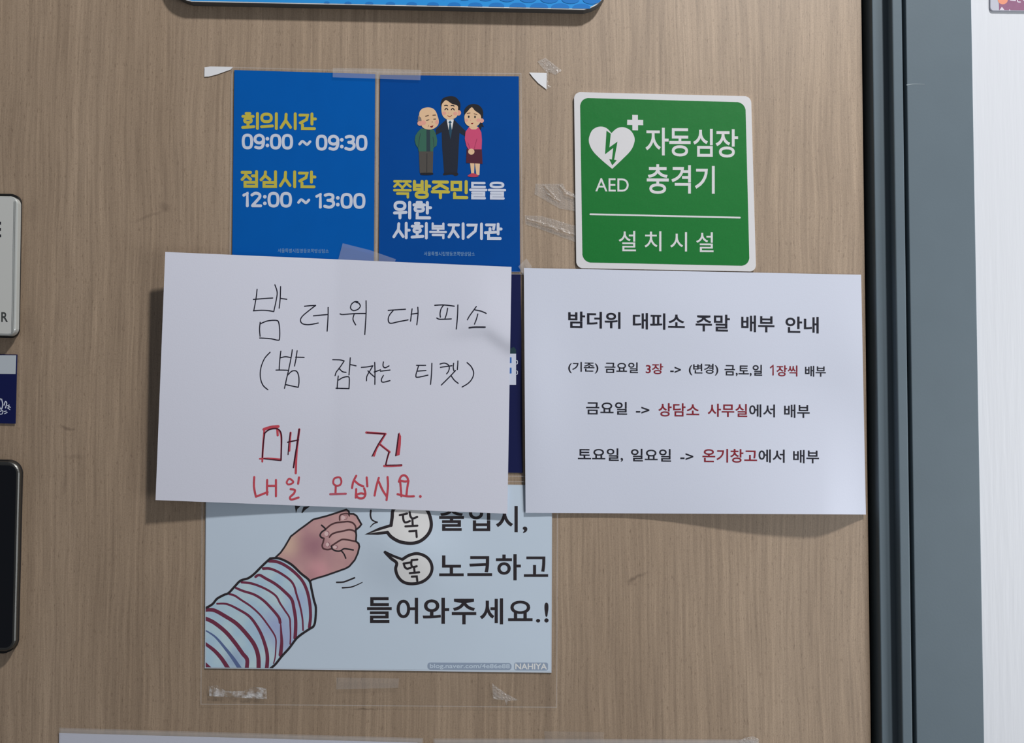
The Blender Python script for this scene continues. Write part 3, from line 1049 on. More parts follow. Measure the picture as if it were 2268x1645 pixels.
line2_E = [
    [(355, 1035), (280, 1120), (230, 1250), (225, 1380), (260, 1480), (325, 1540)],
    [(500, 1020), (485, 1150), (478, 1275)], [(655, 1000), (640, 1100), (605, 1275)], [(490, 1110), (560, 1095), (630, 1105)],
    [(435, 1275), (520, 1275), (605, 1278)], [(605, 1278), (580, 1380), (550, 1520)], [(720, 1015), (705, 1120), (685, 1220)], [(700, 1100), (815, 1103)],
    [(595, 1340), (650, 1290), (710, 1290), (740, 1350), (745, 1440), (735, 1507)], [(735, 1507), (650, 1490), (565, 1470)],
    [(1200, 1135), (1300, 1138), (1355, 1152)], [(1355, 1152), (1300, 1235), (1250, 1300), (1232, 1350)], [(1285, 1250), (1330, 1295), (1380, 1305)],
    [(1437, 1110), (1430, 1220), (1420, 1340)], [(1435, 1200), (1515, 1218)], [(1275, 1355), (1265, 1450), (1260, 1525)],
    [(1280, 1410), (1340, 1375), (1410, 1365), (1425, 1400), (1420, 1525)], [(1420, 1525), (1245, 1520)]]
line2_G = [
    [(140, 1187), (230, 1180), (315, 1163)], [(315, 1163), (270, 1240), (225, 1320), (218, 1390)], [(240, 1240), (290, 1290), (345, 1335)],
    [(343, 1112), (347, 1250), (345, 1445)], [(335, 1258), (430, 1225)],
    [(475, 1105), (470, 1165), (500, 1193), (560, 1165)], [(430, 1245), (575, 1228)], [(475, 1310), (445, 1370), (465, 1412), (575, 1388)],
    [(978, 1157), (1115, 1157)], [(985, 1245), (1120, 1235)], [(1010, 1160), (985, 1240), (968, 1310), (992, 1338), (1150, 1305)], [(1210, 1125), (1205, 1280), (1190, 1445)],
    [(1335, 1137), (1400, 1122), (1460, 1150), (1475, 1200), (1460, 1250), (1435, 1285)], [(1340, 1187), (1515, 1162)],
    [(1540, 1125), (1535, 1190), (1545, 1240)], [(1605, 1090), (1603, 1150), (1597, 1220)], [(1570, 1235), (1480, 1330), (1355, 1455)], [(1500, 1310), (1550, 1380), (1610, 1430)],
    [(1745, 1115), (1810, 1180), (1845, 1270), (1820, 1360), (1760, 1430), (1670, 1485)]]
for le, lg in ((line1_E, line1_G), (line2_E[:10], []), (line2_E[10:], line2_G[:8]), ([], line2_G[8:])):
    ink = Ink(0.0001)
    for cr, sts in ((CE, le), (CG, lg)):
        for st in sts:
            ink.stroke(cr.pts(st), 2.35, PEN_BLACK); ink.layer = 0; ink.base += 2e-6
    if le is line1_E:
        ink.stroke(CG.pts([(1778, 585), (1860, 577), (2018, 577)]), 3.2, PEN_BLACK)
    ink.build('black_handwriting', sh, th, maxlen=10)
ink = Ink(0.0001)
H = lambda pts, w, m, **k: ink.stroke(CH.pts(pts), w / CH.s, m, **k)
H([(240, 165), (320, 140), (412, 130)], 34, PEN_RED); H([(400, 160), (406, 235)], 26, PEN_RED)
H([(245, 180), (228, 400), (222, 550)], 22, PEN_RED); H([(190, 517), (300, 512), (440, 522)], 18, PEN_RED)
H([(420, 170), (448, 260), (446, 530)], 18, PEN_RED)
H([(560, 205), (552, 300), (545, 420)], 24, PEN_RED); H([(664, 165), (640, 350), (628, 500), (622, 688)], 26, PEN_RED)
for st, w in (([(245, 215), (300, 170), (380, 155), (430, 180), (452, 250), (450, 400), (445, 532)], 16), ([(252, 205), (235, 330), (222, 500)], 15),
              ([(240, 516), (445, 538)], 12), ([(557, 205), (540, 330), (530, 465)], 12), ([(525, 318), (655, 290)], 15),
              ([(662, 165), (645, 300), (612, 500), (595, 620)], 17)):
    H(st, w, PEN_MAROON)
ink.build('red_handwriting', sh, th, maxlen=10)
ink = Ink(0.0001)
H([(1465, 203), (1580, 210), (1695, 220)], 26, PEN_RED); H([(1690, 225), (1640, 310), (1590, 390), (1558, 480)], 24, PEN_RED)
H([(1620, 335), (1680, 385), (1745, 435)], 24, PEN_RED); H([(1680, 603), (1780, 602), (1885, 594)], 26, PEN_RED)
H([(1740, 445), (1715, 520), (1700, 595)], 16, PEN_RED)
ink.poly(CH.pts([(1860, 200), (1882, 250), (1878, 350), (1864, 470), (1815, 486), (1832, 330), (1845, 240)]), PEN_RED)
for st, w in (([(1475, 206), (1690, 219)], 12), ([(1685, 228), (1610, 340), (1535, 485)], 13),
              ([(1625, 345), (1742, 438)], 7), ([(1735, 440), (1715, 510), (1697, 588)], 15), ([(1700, 594), (1890, 590)], 12), ([(1852, 220), (1836, 350), (1818, 478)], 15)):
    H(st, w, PEN_MAROON)
ink.build('red_handwriting', sh, th, maxlen=10)
ink = Ink(0.0001)
W = 25
for st in ([(125, 735), (122, 850), (145, 970)], [(145, 970), (285, 915)], [(280, 770), (278, 860), (280, 945)], [(282, 840), (385, 840)], [(385, 770), (385, 965)],
           [(660, 740), (655, 780), (650, 815)], [(560, 880), (610, 890), (600, 930), (555, 975), (570, 1004), (655, 980)]):
    H(st, W, PEN_RED); ink.layer = 0; ink.base += 2e-6
H([(545, 755), (592, 790), (570, 815), (530, 822), (514, 795)], W - 3, PEN_RED, closed=True)
ink.build('red_handwriting', sh, th, maxlen=10)
ink = Ink(0.0001)
for st in ([(1100, 845), (1097, 935)], [(1345, 720), (1310, 790), (1295, 865)], [(1325, 780), (1380, 825), (1430, 845)], [(1470, 740), (1478, 845)],
           [(1345, 880), (1340, 980)], [(1340, 950), (1400, 930), (1445, 940)], [(1440, 870), (1455, 940), (1430, 985), (1380, 988), (1345, 960)],
           [(1615, 745), (1585, 850), (1565, 955)], [(1615, 790), (1660, 890), (1705, 960)], [(1720, 735), (1725, 850), (1708, 1010)],
           [(1855, 790), (1880, 730), (1920, 714), (1955, 740), (1962, 780), (1920, 788), (1870, 775)], [(1870, 780), (1878, 870), (1885, 965)],
           [(1970, 780), (1955, 870), (1945, 960)], [(1840, 940), (1950, 965), (2035, 965)]):
    H(st, W, PEN_RED); ink.layer = 0; ink.base += 2e-6
H([(1105, 742), (1150, 742), (1168, 790), (1150, 830), (1105, 838), (1072, 810), (1077, 762)], W - 3, PEN_RED, closed=True)
H([(1035, 940), (1220, 934)], W, PEN_PINK)
ink.ellipse(*CH(2112, 967), 3.0, 3.0, PEN_RED)
ink.build('red_handwriting', sh, th, maxlen=10)

# ------------------------------------------------------------------ knock poster below
CA, CB, CC, CD = Crop(600, 1110, 7.477), Crop(440, 1220, 5.873), Crop(780, 1110, 4.930), Crop(920, 1450, 7.0875)


def lift_knock(u, v):
    h = 0.0008
    # a soft buckle added mid-sheet, its shaded slope standing in for a dark reflection
    x, y = u * 768, v * 415
    d = (x - 445) * 0.42 - (y - 150) * 0.91
    along = (x - 445) * 0.91 + (y - 150) * 0.42
    h += 0.0034 * math.exp(-(d / 80.0) ** 2) * math.exp(-(along / 95.0) ** 2)
    return h


qk = [(456, 1066), (1223, 1074), (1221.5, 1489.5), (453.5, 1479.5)]
sk = Sheet(qk, lift_knock)
tk = empty('knock_poster', sk.base())
tag(tk, 'pale blue laminated poster of a knocking fist in a striped sleeve, under the handwritten notice', 'poster')
sk.paper('printed_sheet', EDGE_WHITE, tk, 60, 40)
ink = Ink(0.00006)
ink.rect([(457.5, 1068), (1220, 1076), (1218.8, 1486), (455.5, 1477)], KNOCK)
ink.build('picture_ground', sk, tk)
OUT = mat('drawn_black_outline', ink_of(40, 35, 39), 0.5, 0.3)
OUT_B = mat('drawn_brown_line', ink_of(78, 52, 54), 0.5, 0.3)
MAROON = mat('drawn_maroon_stripe', ink_of(104, 44, 66), 0.5, 0.3, vary=(300, 0.1))
NAIL = mat('drawn_nail', ink_of(206, 176, 176), 0.5, 0.3)
NAIL_L = mat('drawn_nail_line', ink_of(140, 100, 108), 0.5, 0.3)
BUBBLE = mat('drawn_bubble_white', ink_of(214, 216, 226), 0.4, 0.4)


def blotchy(name, a, b, scale, spots=()):
    m = mat(name, a, 0.45, 0.35)
    nt = m.node_tree
    tc = nt.nodes.new('ShaderNodeTexCoord')
    n = nt.nodes.new('ShaderNodeTexNoise'); n.inputs['Scale'].default_value = scale; n.inputs['Detail'].default_value = 2
    nt.links.new(tc.outputs['Object'], n.inputs['Vector'])
    r = nt.nodes.new('ShaderNodeMapRange'); r.inputs['From Min'].default_value = 0.35; r.inputs['From Max'].default_value = 0.65
    nt.links.new(n.outputs['Fac'], r.inputs['Value'])
    x = nt.nodes.new('ShaderNodeMix'); x.data_type = 'RGBA'
    x.inputs['A'].default_value = a; x.inputs['B'].default_value = b
    nt.links.new(r.outputs[0], x.inputs['Factor'])
    c = x.outputs['Result']
    base = sk.base()
    for (px, py, rad, col, amt) in spots:
        p = sk.at(px, py) - base
        d = nt.nodes.new('ShaderNodeVectorMath'); d.operation = 'DISTANCE'; d.inputs[1].default_value = p
        nt.links.new(tc.outputs['Object'], d.inputs[0])
        q = nt.nodes.new('ShaderNodeMapRange'); q.interpolation_type = 'SMOOTHSTEP'
        q.inputs['From Min'].default_value = 0; q.inputs['From Max'].default_value = rad * 0.754 / F_PX
        q.inputs['To Min'].default_value = amt; q.inputs['To Max'].default_value = 0
        nt.links.new(d.outputs['Value'], q.inputs['Value'])
        y = nt.nodes.new('ShaderNodeMix'); y.data_type = 'RGBA'
        y.inputs['B'].default_value = col
        nt.links.new(q.outputs[0], y.inputs['Factor']); nt.links.new(c, y.inputs['A'])
        c = y.outputs['Result']
    nt.links.new(c, nt.nodes['Principled BSDF'].inputs['Base Color'])
    return m


HAND = blotchy('drawn_hand_skin', ink_of(176, 136, 138), ink_of(186, 146, 144), 60,
               [(640, 1205, 45, ink_of(198, 168, 150), 0.9), (692, 1210, 55, ink_of(142, 98, 112), 0.75), (705, 1265, 40, ink_of(200, 142, 150), 0.7), (760, 1180, 55, ink_of(198, 164, 160), 0.6), (690, 1275, 30, ink_of(150, 108, 116), 0.4)])
SLEEVE = blotchy('drawn_sleeve_cloth', ink_of(176, 198, 216), ink_of(160, 186, 210), 50,
                 [(610, 1385, 60, ink_of(146, 156, 196), 0.8), (640, 1420, 60, ink_of(150, 158, 196), 0.8), (665, 1330, 50, ink_of(156, 168, 202), 0.7), (520, 1460, 40, ink_of(120, 136, 176), 0.5)])
FOLD = mat('drawn_sleeve_fold', ink_of(84, 100, 140), 0.5, 0.3)

hand = [(70, 935), (160, 850), (225, 760), (330, 580), (470, 470), (580, 390), (700, 300), (930, 240), (1150, 170), (1250, 136), (1290, 165), (1300, 205), (1370, 207),
        (1420, 240), (1500, 380), (1470, 420), (1405, 475), (1415, 560), (1408, 660), (1455, 700), (1466, 750), (1440, 860), (1390, 970), (1300, 1075), (1240, 1110),
        (1100, 1160), (900, 1230), (760, 1270), (680, 1298), (648, 1325)]
cuff = [(0, 945), (70, 940), (180, 960), (300, 1030), (480, 1170), (590, 1285), (640, 1350)]
ink = Ink(0.00012)
A = lambda pts, w, m, **k: ink.stroke(CA.pts(pts), w / CA.s, m, **k)
ink.poly(CA.pts(hand + [(590, 1285), (480, 1170), (300, 1030), (180, 960)]), HAND)
ink.ellipse(*CA(1062, 755), 4.6, 3.4, NAIL); ink.ellipse(*CA(1195, 272), 4.2, 5.0, NAIL); ink.ellipse(*CA(920, 535), 4.5, 5, NAIL); ink.ellipse(*CA(940, 715), 4, 4.2, NAIL)
A([(925, 490), (960, 515), (955, 565), (925, 580)], 14, NAIL_L); A([(950, 680), (975, 710), (955, 748)], 14, NAIL_L); A([(1075, 730), (1105, 748), (1090, 782)], 14, NAIL_L)
A([(1205, 235), (1260, 230), (1255, 290), (1215, 300)], 12, NAIL_L)
A([(1140, 310), (1140, 250), (1170, 215), (1270, 203), (1300, 240)], 24, OUT_B)
A([(900, 470), (940, 430), (1000, 385), (1080, 355), (1200, 340), (1290, 335), (1360, 360), (1400, 410), (1408, 470)], 27, OUT_B)
A([(840, 395), (890, 440), (900, 465), (840, 510), (815, 560), (840, 600), (880, 612)], 26, OUT)
A([(970, 590), (1010, 545), (1080, 515), (1200, 490), (1300, 470), (1380, 490), (1400, 510)], 27, OUT_B)
A([(1000, 740), (1060, 700), (1130, 655), (1190, 630), (1290, 640), (1410, 665)], 27, OUT_B)
A([(880, 612), (865, 680), (850, 730), (870, 780), (940, 798), (1000, 785)], 26, OUT_B)
A([(1005, 745), (1020, 790), (1080, 820), (1150, 820), (1210, 785), (1280, 790), (1365, 805)], 24, OUT)
A([(1165, 815), (1210, 870), (1240, 940)], 22, OUT)
A(hand, 28, OUT, smooth=False)
ink.build('fist_drawing', sk, tk, maxlen=10)

ink = Ink(0.00012)
Bs = lambda pts, w, m, **k: ink.stroke(CB.pts(pts), w / CB.s, m, **k)
top_edge = [(95, 740), (180, 690), (240, 620), (330, 570), (390, 545), (470, 460), (545, 385), (640, 355), (720, 300), (830, 190), (930, 97)]
cuff_edge = [(930, 97), (1050, 97), (1200, 170), (1330, 290), (1440, 385), (1470, 500), (1500, 640), (1525, 740), (1515, 920), (1490, 985)]
low_edge = [(1490, 985), (1400, 1040), (1280, 1130), (1180, 1260), (1080, 1370), (1000, 1470), (930, 1530)]
ink.poly(CB.pts(top_edge + cuff_edge[1:] + low_edge[1:] + [(90, 1515)]), SLEEVE)
Bs([(95, 1035), (220, 1120), (350, 1270), (450, 1400), (530, 1520)], 34, FOLD, taper=(0.5, 1.6))
for pts, w, tp in (
        ([(915, 130), (1020, 140), (1130, 190), (1250, 280), (1350, 390), (1410, 520), (1445, 680), (1455, 850), (1440, 990)], 40, None),
        ([(840, 228), (930, 230), (1050, 280), (1180, 370), (1240, 450), (1275, 570), (1320, 720), (1350, 880), (1358, 1030)], 36, (1.0, 0.6)),
        ([(740, 335), (790, 312), (870, 355), (1000, 430), (1120, 530), (1210, 630), (1240, 750), (1260, 880), (1262, 1000), (1255, 1130)], 42, (0.8, 1.1)),
        ([(560, 405), (680, 420), (800, 460), (920, 520), (1010, 590), (1060, 680), (1120, 770), (1182, 870), (1192, 980), (1195, 1100), (1190, 1210)], 36, (0.9, 0.5)),
        ([(485, 480), (580, 520), (720, 565), (840, 640), (950, 750), (1040, 860), (1060, 930)], 42, (0.7, 0.9)),
        ([(1066, 940), (1070, 1000), (1076, 1100), (1080, 1200), (1065, 1350)], 46, (0.3, 1.1)),
        ([(400, 560), (470, 580), (560, 640), (680, 720), (800, 830), (900, 960), (980, 1080), (1005, 1150), (1005, 1250), (995, 1380), (975, 1460)], 26, (1.1, 0.6)),
        ([(240, 685), (370, 690), (520, 760), (660, 850), (760, 980), (830, 1120), (880, 1280), (895, 1400), (885, 1530)], 46, (0.5, 1.1)),
        ([(85, 765), (200, 770), (350, 850), (500, 950), (640, 1100), (730, 1230), (775, 1370), (780, 1530)], 52, (0.9, 1.05)),
        ([(85, 875), (200, 930), (350, 1050), (470, 1190), (570, 1330), (630, 1410), (625, 1530)], 50, None),
        ([(80, 1200), (200, 1290), (300, 1400), (385, 1530)], 50, (0.8, 1.1)),
        ([(80, 1465), (150, 1530)], 46, None)):
    Bs(pts, w, MAROON, taper=tp)
for e in (top_edge, cuff_edge, low_edge):
    Bs(e, 30, OUT)
ink.build('sleeve_drawing', sk, tk, maxlen=10, clip=[((455.8, 0), (-1, 0)), ((455, 1477.2), (-0.0118, 1))])

for mark in range(5):
    ink = Ink(0.00012)
    if mark == 0:
        A([(1655, 150), (1650, 240), (1680, 310), (1760, 345)], 30, OUT, taper=(1.0, 0.7)); A([(1760, 345), (1700, 370), (1645, 425)], 26, OUT, taper=(1, 0.5))
    elif mark == 1:
        A([(1090, 1340), (1200, 1335), (1300, 1300), (1385, 1265)], 26, OUT)
    elif mark == 2:
        A([(1185, 1430), (1320, 1420), (1420, 1385), (1515, 1340)], 24, OUT, taper=(1.1, 0.5))
    elif mark == 3:
        ink.poly(CA.pts([(395, 70), (490, 80), (440, 125), (415, 195)]), OUT)
    else:
        ink.poly(CA.pts([(540, 90), (650, 80), (570, 140), (520, 195), (505, 185)]), OUT)
    ink.build('motion_mark', sk, tk)
b1 = [(450, 90), (436, 180), (425, 262), (300, 300), (160, 356), (280, 350), (385, 338), (430, 390), (520, 440), (640, 458), (740, 435), (820, 370), (860, 290), (858, 200), (820, 100), (740, 30), (640, 10), (530, 30)]
b2 = [(360, 555), (450, 597), (548, 634), (620, 590), (710, 570), (800, 600), (855, 660), (872, 740), (840, 820), (760, 880), (650, 900), (560, 880), (500, 820), (475, 740), (485, 672), (425, 622)]


def bubble(b, w, words_, corner):
    global ink
    ink = Ink(0.00012)
    pts = b
    ink.poly(CC.pts(pts), BUBBLE)
    # sharp tail, round body
    i0, i1 = corner
    body = b[i1:] + b[:i0 + 1]
    ink.stroke(CC.pts(body), w / CC.s, OUT)
    ink.stroke(CC.pts(b[i0:i1 + 1]), w * 0.85 / CC.s, OUT, smooth=False)
    ink.build('speech_bubble', sk, tk)
    ink = Ink(0.0002)
    for st in words_:
        ink.stroke(CC.pts(st), 23 / CC.s, OUT, smooth=len(st) > 3); ink.layer = 0; ink.base += 2e-6
    ink.build('bubble_lettering', sk, tk)


bubble(b1, 36, [[(520, 150), (600, 133)], [(555, 150), (560, 200), (580, 230), (630, 215)], [(628, 118), (638, 165), (662, 186), (710, 170)], [(658, 200), (662, 265)], [(582, 273), (712, 265)], [(625, 326), (700, 321), (705, 388)]], (2, 6))
bubble(b2, 33, [[(562, 678), (645, 666)], [(565, 680), (575, 715), (600, 735), (640, 725)], [(652, 641), (712, 635)], [(650, 641), (646, 690), (664, 716), (705, 708)], [(676, 720), (682, 772)], [(630, 783), (732, 774)], [(652, 821), (706, 819), (711, 868)]], (0, 2))
KW = 0.017
for row in ((('출', (950, 38, 1221, 322)), ('입', (1275, 50, 1508, 325)), ('시', (1570, 50, 1808, 336)), (',', (1863, 275, 1913, 346)),
             ), (('노', (950, 590, 1218, 817)), ('크', (1258, 598, 1528, 815)), ('하', (1570, 577, 1842, 862)), ('고', (1875, 602, 2140, 824)),
             ), (('들', (163, 1046, 432, 1327)), ('어', (485, 1052, 720, 1337)), ('와', (770, 1052, 1060, 1337)), ('주', (1088, 1063, 1355, 1342)), ('세', (1395, 1058, 1648, 1342)),
             ('요', (1703, 1084, 1970, 1306)), ('.', (2008, 1283, 2053, 1322)), ('!', (2099, 1105, 2145, 1322)))):
  ink = Ink(0.00012)
  for s, a in row:
    ink.text(s, *a, OUT, 0.012 if s == '고' else KW, 0.0, CC)
  ink.build('text_line', sk, tk)
GREY_TAG = mat('grey_watermark_print', ink_of(134, 148, 168), 0.5, 0.3)
GREY_TXT = mat('pale_watermark_print', ink_of(178, 192, 208), 0.5, 0.3)
GREY_TXT2 = mat('white_watermark_print', ink_of(204, 212, 224), 0.5, 0.3)
ink = Ink(0.00012)
ink.rect(CD.pts([(190, 118), (1510, 128), (1510, 236), (190, 230)]), GREY_TAG, 6)
ink.rect(CD.pts([(1552, 118), (2082, 120), (2082, 244), (1552, 240)]), GREY_TAG, 4)
ink.text('blog.naver.com/4e86e88', 228, 138, 1482, 226, GREY_TXT, 0.012, 0.003, CD)
ink.text('NAHIYA', 1568, 134, 2066, 226, GREY_TXT2, 0.02, 0.003, CD)
ink.build('web_address', sk, tk)
film('laminate_film', sk, [(447, 1058), (1236, 1066), (1234, 1567), (444, 1560)], FILM, FILM_EDGE, tk, 0.0009, n=40)

# ------------------------------------------------------------------ laminated sheets at the bottom edge
LAM_W = mat('lilac_white_paper', (0.66, 0.68, 0.80, 1), 0.5, 0.3)
for q, fq, lab, ln in (
        ([(131, 1623), (925, 1644.5), (928, 1990), (128, 1975)], [(131, 1611), (937, 1634), (941, 2000), (126, 1985)],
         'laminated white sheet along the lower edge, left of the other one', (1611,)),
        ([(972, 1645.5), (1672, 1647), (1676, 2000), (970, 1995)], [(960, 1635), (1680, 1637), (1686, 2010), (957, 2005)],
         'laminated white sheet along the lower edge with crumpled clear corner', ())):
    s_ = Sheet(q, 0.0008)
    t_ = empty('laminated_sheet', s_.base())
    tag(t_, lab, 'sheet', 'laminated sheets at the lower edge')
    s_.paper('printed_sheet', LAM_W, t_, 6, 6)
    film('laminate_film', s_, fq, FILM_MILKY, FILM_EDGE, t_, 0.0006, rim=3.0)

# ------------------------------------------------------------------ blue sign cut by the top of the frame
top_q = [(366, -150), (1348, -120), (1345, 24), (372, 4)]
SIGN_BLUE = mat('sky_blue_sign', ink_of(40, 132, 200), 0.35, 0.4)
SIGN_DOT = mat('mid_blue_dot', ink_of(32, 108, 178), 0.35, 0.4)
RIM = mat('white_plastic_rim', (0.72, 0.74, 0.76, 1), 0.35, 0.4)
SIDE = mat('grey_sign_side', (0.10, 0.10, 0.10, 1), 0.5, 0.3)
st_ = Sheet(top_q, 0.0075)
tt = empty('blue_sign', st_.base())
tag(tt, 'blue sign with rounded corners and dotted pattern, cut off by the top edge', 'sign')
oq = round_quad([(366, -150), (1348, -120), (1345, 24), (372, 4)], 52)
prism('backing_board', oq, 0.0075, 0.0005, RIM, tt, bevel=0.0006, mats_side=SIDE)
ink = Ink(0.0001)
ink.poly(round_quad([(369, -146), (1345, -117), (1342, 20), (375, 0.5)], 50), SIGN_BLUE)
ink.build('printed_face', st_, tt, maxlen=60)
ink = Ink(0.0002)
for r in range(6):
    for c in range(22):
        x = 395 + c * 47 + (23 if r % 2 else 0)
        y = 6 + (x - 372) * 0.0205 - r * 22 - (7 if r == 0 else 4)
        s = 5 + 15 * min(1, max(0, (x - 680) / 520))
        if x + s < 1332 and x > 690 and not (r == 0 and (x > 1300 or x < 430)):
            ink.ellipse(x, y, s, s * 0.48, SIGN_DOT)
ink.build('dot_pattern', st_, tt, maxlen=40, clip=[((375, 0.5), (-0.0201, 1))])

# ------------------------------------------------------------------ things cut by the left edge
ACR = mat('clear_acrylic_edge', (0.42, 0.44, 0.43, 1), 0.12, 0.6, coat=0.5)
ACR_L = mat('acrylic_bright_edge', (0.62, 0.63, 0.62, 1), 0.15, 0.6)
CARD = mat('pale_grey_card', (0.60, 0.61, 0.59, 1), 0.5, 0.3)
DARK_RIM = mat('dark_rim', (0.012, 0.012, 0.012, 1), 0.5, 0.3)
hq = [(-160, 431), (38.7, 434), (33.5, 744), (-160, 739)]
hs = Sheet(hq, 0.0105)
t = empty('acrylic_sign_holder', hs.base())
tag(t, 'pale grey card in a clear acrylic case at the upper left edge', 'sign holder')
prism('case_back', round_quad([(-162, 427), (43.8, 429.5), (38.2, 748), (-162, 743)], 17), 0.0045, 0.0006, DARK_RIM, t)
prism('acrylic_case', round_quad(hq, 16), 0.0105, 0.0047, ACR_L, t, bevel=0.0014, mats_side=ACR)
ink = Ink(0.00015)
ink.rect([(-150, 441), (30, 442), (24, 739), (-150, 733)], CARD, 5)
ink.build('card', hs, t)
ink = Ink(0.0003)
DARK_G = mat('acrylic_dark_line', (0.16, 0.17, 0.165, 1), 0.3, 0.5)
DKG = mat('dark_grey_print', (0.055, 0.06, 0.06, 1), 0.5, 0.3)
for x, w, m in ((31.8, 2.6, ACR), (33.8, 0.8, DARK_G)):
    ink = Ink(0.0003)
    ink.stroke([(x, 446), (x - 2.3, 590), (x - 5.0, 735)], w, m)
    ink.build('case_groove', hs, t)
ink = Ink(0.0003)
ink.text('R', 3.0, 691, 17.5, 712.5, DKG, 0.012, 0.0)
ink.build('lettering', hs, t)
ink = Ink(0.0003)
ink.text('E', -8.0, 491, 2.5, 525, INK_BLACK, 0.02, 0.0)
ink.build('lettering', hs, t)

nq = [(-150, 783), (38.5, 785), (34.5, 938), (-150, 934)]
ns = Sheet(nq, 0.0012)
t = empty('navy_card', ns.base())
tag(t, 'navy card with grey band and white doodles, below the acrylic holder', 'card')
ns.paper('card_sheet', NAVY, t, 8, 8)
ink = Ink()
GREY_BAND = mat('pale_band_print', (0.50, 0.55, 0.60, 1), 0.5, 0.3)
ink.rect([(-148, 785.5), (36, 786.5), (34.5, 828), (-148, 826)], GREY_BAND)
ink.build('grey_band', ns, t)
ink = Ink()
for st, w in (([(3, 882), (6, 895), (3, 906), (-2, 898), (-1, 886), (3, 882)], 2.2), ([(9, 897), (12, 889), (15, 893), (12, 903)], 2.2),
              ([(17, 898), (23, 902)], 1.8), ([(20, 896), (19, 905)], 1.8), ([(16, 903), (22, 907)], 1.6),
              ([(0, 911), (6, 909), (5, 916), (0, 917)], 1.8), ([(9, 911), (14, 910)], 1.8), ([(10, 916), (16, 913)], 1.8), ([(-3, 905), (-8, 890)], 2.0)):
    ink.stroke(st, w, WHITE_PRINT)
ink.build('white_doodle', ns, t)

CHROME = mat('dark_chrome', (0.13, 0.13, 0.125, 1), 0.42, 0.5, metal=1.0)
BLACK_G = mat('black_glass', (0.004, 0.005, 0.008, 1), 0.12, 0.4)
CASE_B = mat('black_plastic', (0.012, 0.012, 0.013, 1), 0.5, 0.3)
pq = [(-160, 1017), (43, 1022), (33, 1444), (-160, 1438)]
ps = Sheet(pq, 0.0095)
t = empty('access_panel', ps.base())
tag(t, 'black glass panel with chrome rim at the lower left edge', 'panel')
prism('housing', round_quad([(-162, 1015), (44.6, 1019), (34.3, 1448), (-162, 1441)], 27), 0.0055, 0.0004, CASE_B, t)
prism('chrome_rim', round_quad(pq, 25), 0.0095, 0.0056, CHROME, t, bevel=0.0022)
ink = Ink(0.00012)
ink.rect([(-152, 1027), (36, 1031), (26, 1435), (-152, 1429)], BLACK_G, 15)
ink.build('glass_face', ps, t)

# ------------------------------------------------------------------ sticker at the top right on the wall
vq = [(2193, -60), (2330, -60), (2330, 26), (2193, 24)]
vs_ = Sheet(vq, 0.0165)
t = empty('purple_label', vs_.base())
tag(t, 'purple label in a clear holder on the white wall, top right corner', 'label')
CLEAR_P = mat('clear_plastic_edge', (0.55, 0.56, 0.64, 1), 0.2, 0.5)
prism('plastic_holder', round_quad(vq, 7), 0.0134, 0.0121, CLEAR_P, t, bevel=0.0006)
PURPLE = mat('purple_print', ink_of(150, 106, 134, 1.0), 0.4, 0.3, vary=(250, 0.1))
ORANGE = mat('orange_print', ink_of(228, 152, 126, 0.95), 0.4, 0.3)
PALE_L = mat('pale_lilac_print', (0.72, 0.66, 0.76, 1), 0.4, 0.3)
vs_.lift = lambda u, v: 0.0134
ink = Ink(0.0001)
ink.rect([(2211, -58), (2328, -58), (2328, 24), (2213, 22)], PURPLE)
ink.ellipse(2221, 0, 11, 9.5, ORANGE)
ink.poly([(2214, 22), (2219, 15), (2225, 22.5)], PALE_L)
ink.ellipse(2236, 22.3, 1.5, 1.5, PALE_L)
ink.stroke([(2238, 0), (2249, 1)], 2.5, PALE_L); ink.stroke([(2254, -4), (2254, 3.5), (2260, 4.5)], 2.2, PALE_L); ink.stroke([(2264, -3), (2268, 1)], 2.2, PALE_L)
ink.build('printed_face', vs_, t)

# ------------------------------------------------------------------ tape and torn corners
TG = 'torn paper corners left on the door'
scrap('torn_paper', [(453, 149), (466, 147), (516, 148), (511, 154), (480, 165), (462, 169.5), (452.5, 170)], 0.0006, TORN,
      'torn white paper corner left of the blue poster tops', 'paper scrap', group=TG)
scrap('torn_paper', [(1172, 160.5), (1190, 161), (1211, 161.5), (1210.5, 198), (1192, 184), (1180, 171)], 0.0006, TORN,
      'torn white paper triangle right of the blue poster tops', 'paper scrap', group=TG)
TP = 'clear tape on the door and posters'
scrap('clear_tape', [(737, 150.5), (833, 152), (932, 155), (931, 177.5), (737, 171)], 0.0022, TAPE,
      'clear tape strip across the top edges of both blue posters', 'tape', group=TP)
scrap('clear_tape', [(759, 538.5), (820, 554), (877, 574), (868, 596), (745, 590)], 0.0022, TAPE,
      'slanted clear tape holding the top of the handwritten notice', 'tape', group=TP)
scrap('clear_tape', [(1148, 590), (1166, 572), (1178, 590), (1165, 618)], 0.0024, TAPE,
      'small clear tape at the top left corner of the printed notice', 'tape', group=TP)
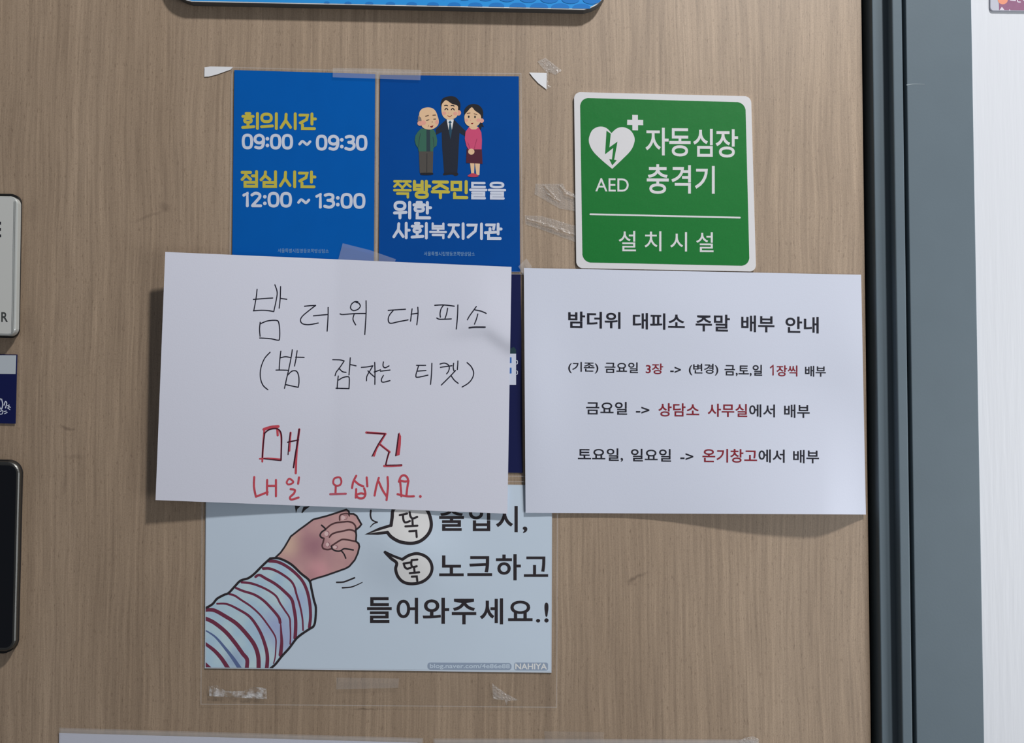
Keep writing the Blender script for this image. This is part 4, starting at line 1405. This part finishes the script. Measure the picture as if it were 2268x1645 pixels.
scrap('crinkled_tape', [(1186, 407), (1247, 407), (1253, 420), (1274, 430), (1274, 468), (1240, 462), (1205, 442), (1184, 430)], 0.0004, TAPE_CRINKLE,
      'crinkled clear tape left of the green sign, the higher of two', 'tape', rough=0.00022, group=TP, cell=3.0,
      ridges=((1206, 412, 1232, 440, 1.3, 0.0016), (1240, 412, 1256, 430, 1.2, 0.0014), (1250, 428, 1273, 437, 1.6, 0.002), (1212, 430, 1240, 446, 1.2, 0.0012)))
scrap('crinkled_tape', [(1162, 477), (1200, 478), (1274, 500), (1274, 536), (1236, 522), (1190, 505), (1164, 497)], 0.0004, TAPE_CRINKLE,
      'crinkled clear tape left of the green sign, the lower of two', 'tape', rough=0.00022, group=TP, cell=3.0,
      ridges=((1168, 486, 1215, 498, 1.2, 0.0016), (1200, 498, 1256, 512, 1.6, 0.0018), (1230, 508, 1272, 520, 1.4, 0.0018)))
scrap('clear_tape', [(1190, 136), (1208, 128), (1244, 156), (1230, 166), (1214, 158), (1214, 188), (1220, 192), (1211, 198), (1210, 160)], 0.0004, TAPE,
      'thin clear tape remnant above the torn paper triangle', 'tape', group=TP, rough=0.0005)
scrap('tape_residue', [(462, 1520), (480, 1517), (500, 1530), (540, 1530), (560, 1520), (590, 1524), (591, 1548), (540, 1545), (464, 1541)], 0.0022, TAPE_RESIDUE,
      'whitish old tape below the lower left corner of the fist poster', 'tape', group=TP, rough=0.0003)
scrap('clear_tape', [(745, 1500), (884, 1502), (882, 1523), (745, 1526)], 0.0022, film_mat('faint_tape', 0.10, 0.03, 0.3),
      'faint clear tape strip centred below the fist poster', 'tape', group=TP)
scrap('tape_residue', [(1090, 1513), (1118, 1534), (1148, 1550), (1124, 1552), (1122, 1562), (1118, 1550), (1092, 1548)], 0.0022, TAPE,
      'whitish triangle of tape below the lower right of the fist poster', 'tape', group=TP, rough=0.0006)
scrap('crinkled_film', [(1636, 1641), (1650, 1633), (1668, 1630), (1681, 1637), (1680, 1646), (1640, 1646)], 0.0020, TAPE,
      'crumpled clear film corner at the lower edge of the picture', 'film', rough=0.0015, cell=3.0)
scrap('clear_tape', [(1205, 1619), (1338, 1621), (1337, 1648), (1208, 1648)], 0.0020, film_mat('thin_tape', 0.06, 0.03, 0.3),
      'faint clear tape strip over the top of the lower right laminated sheet', 'tape', group=TP)
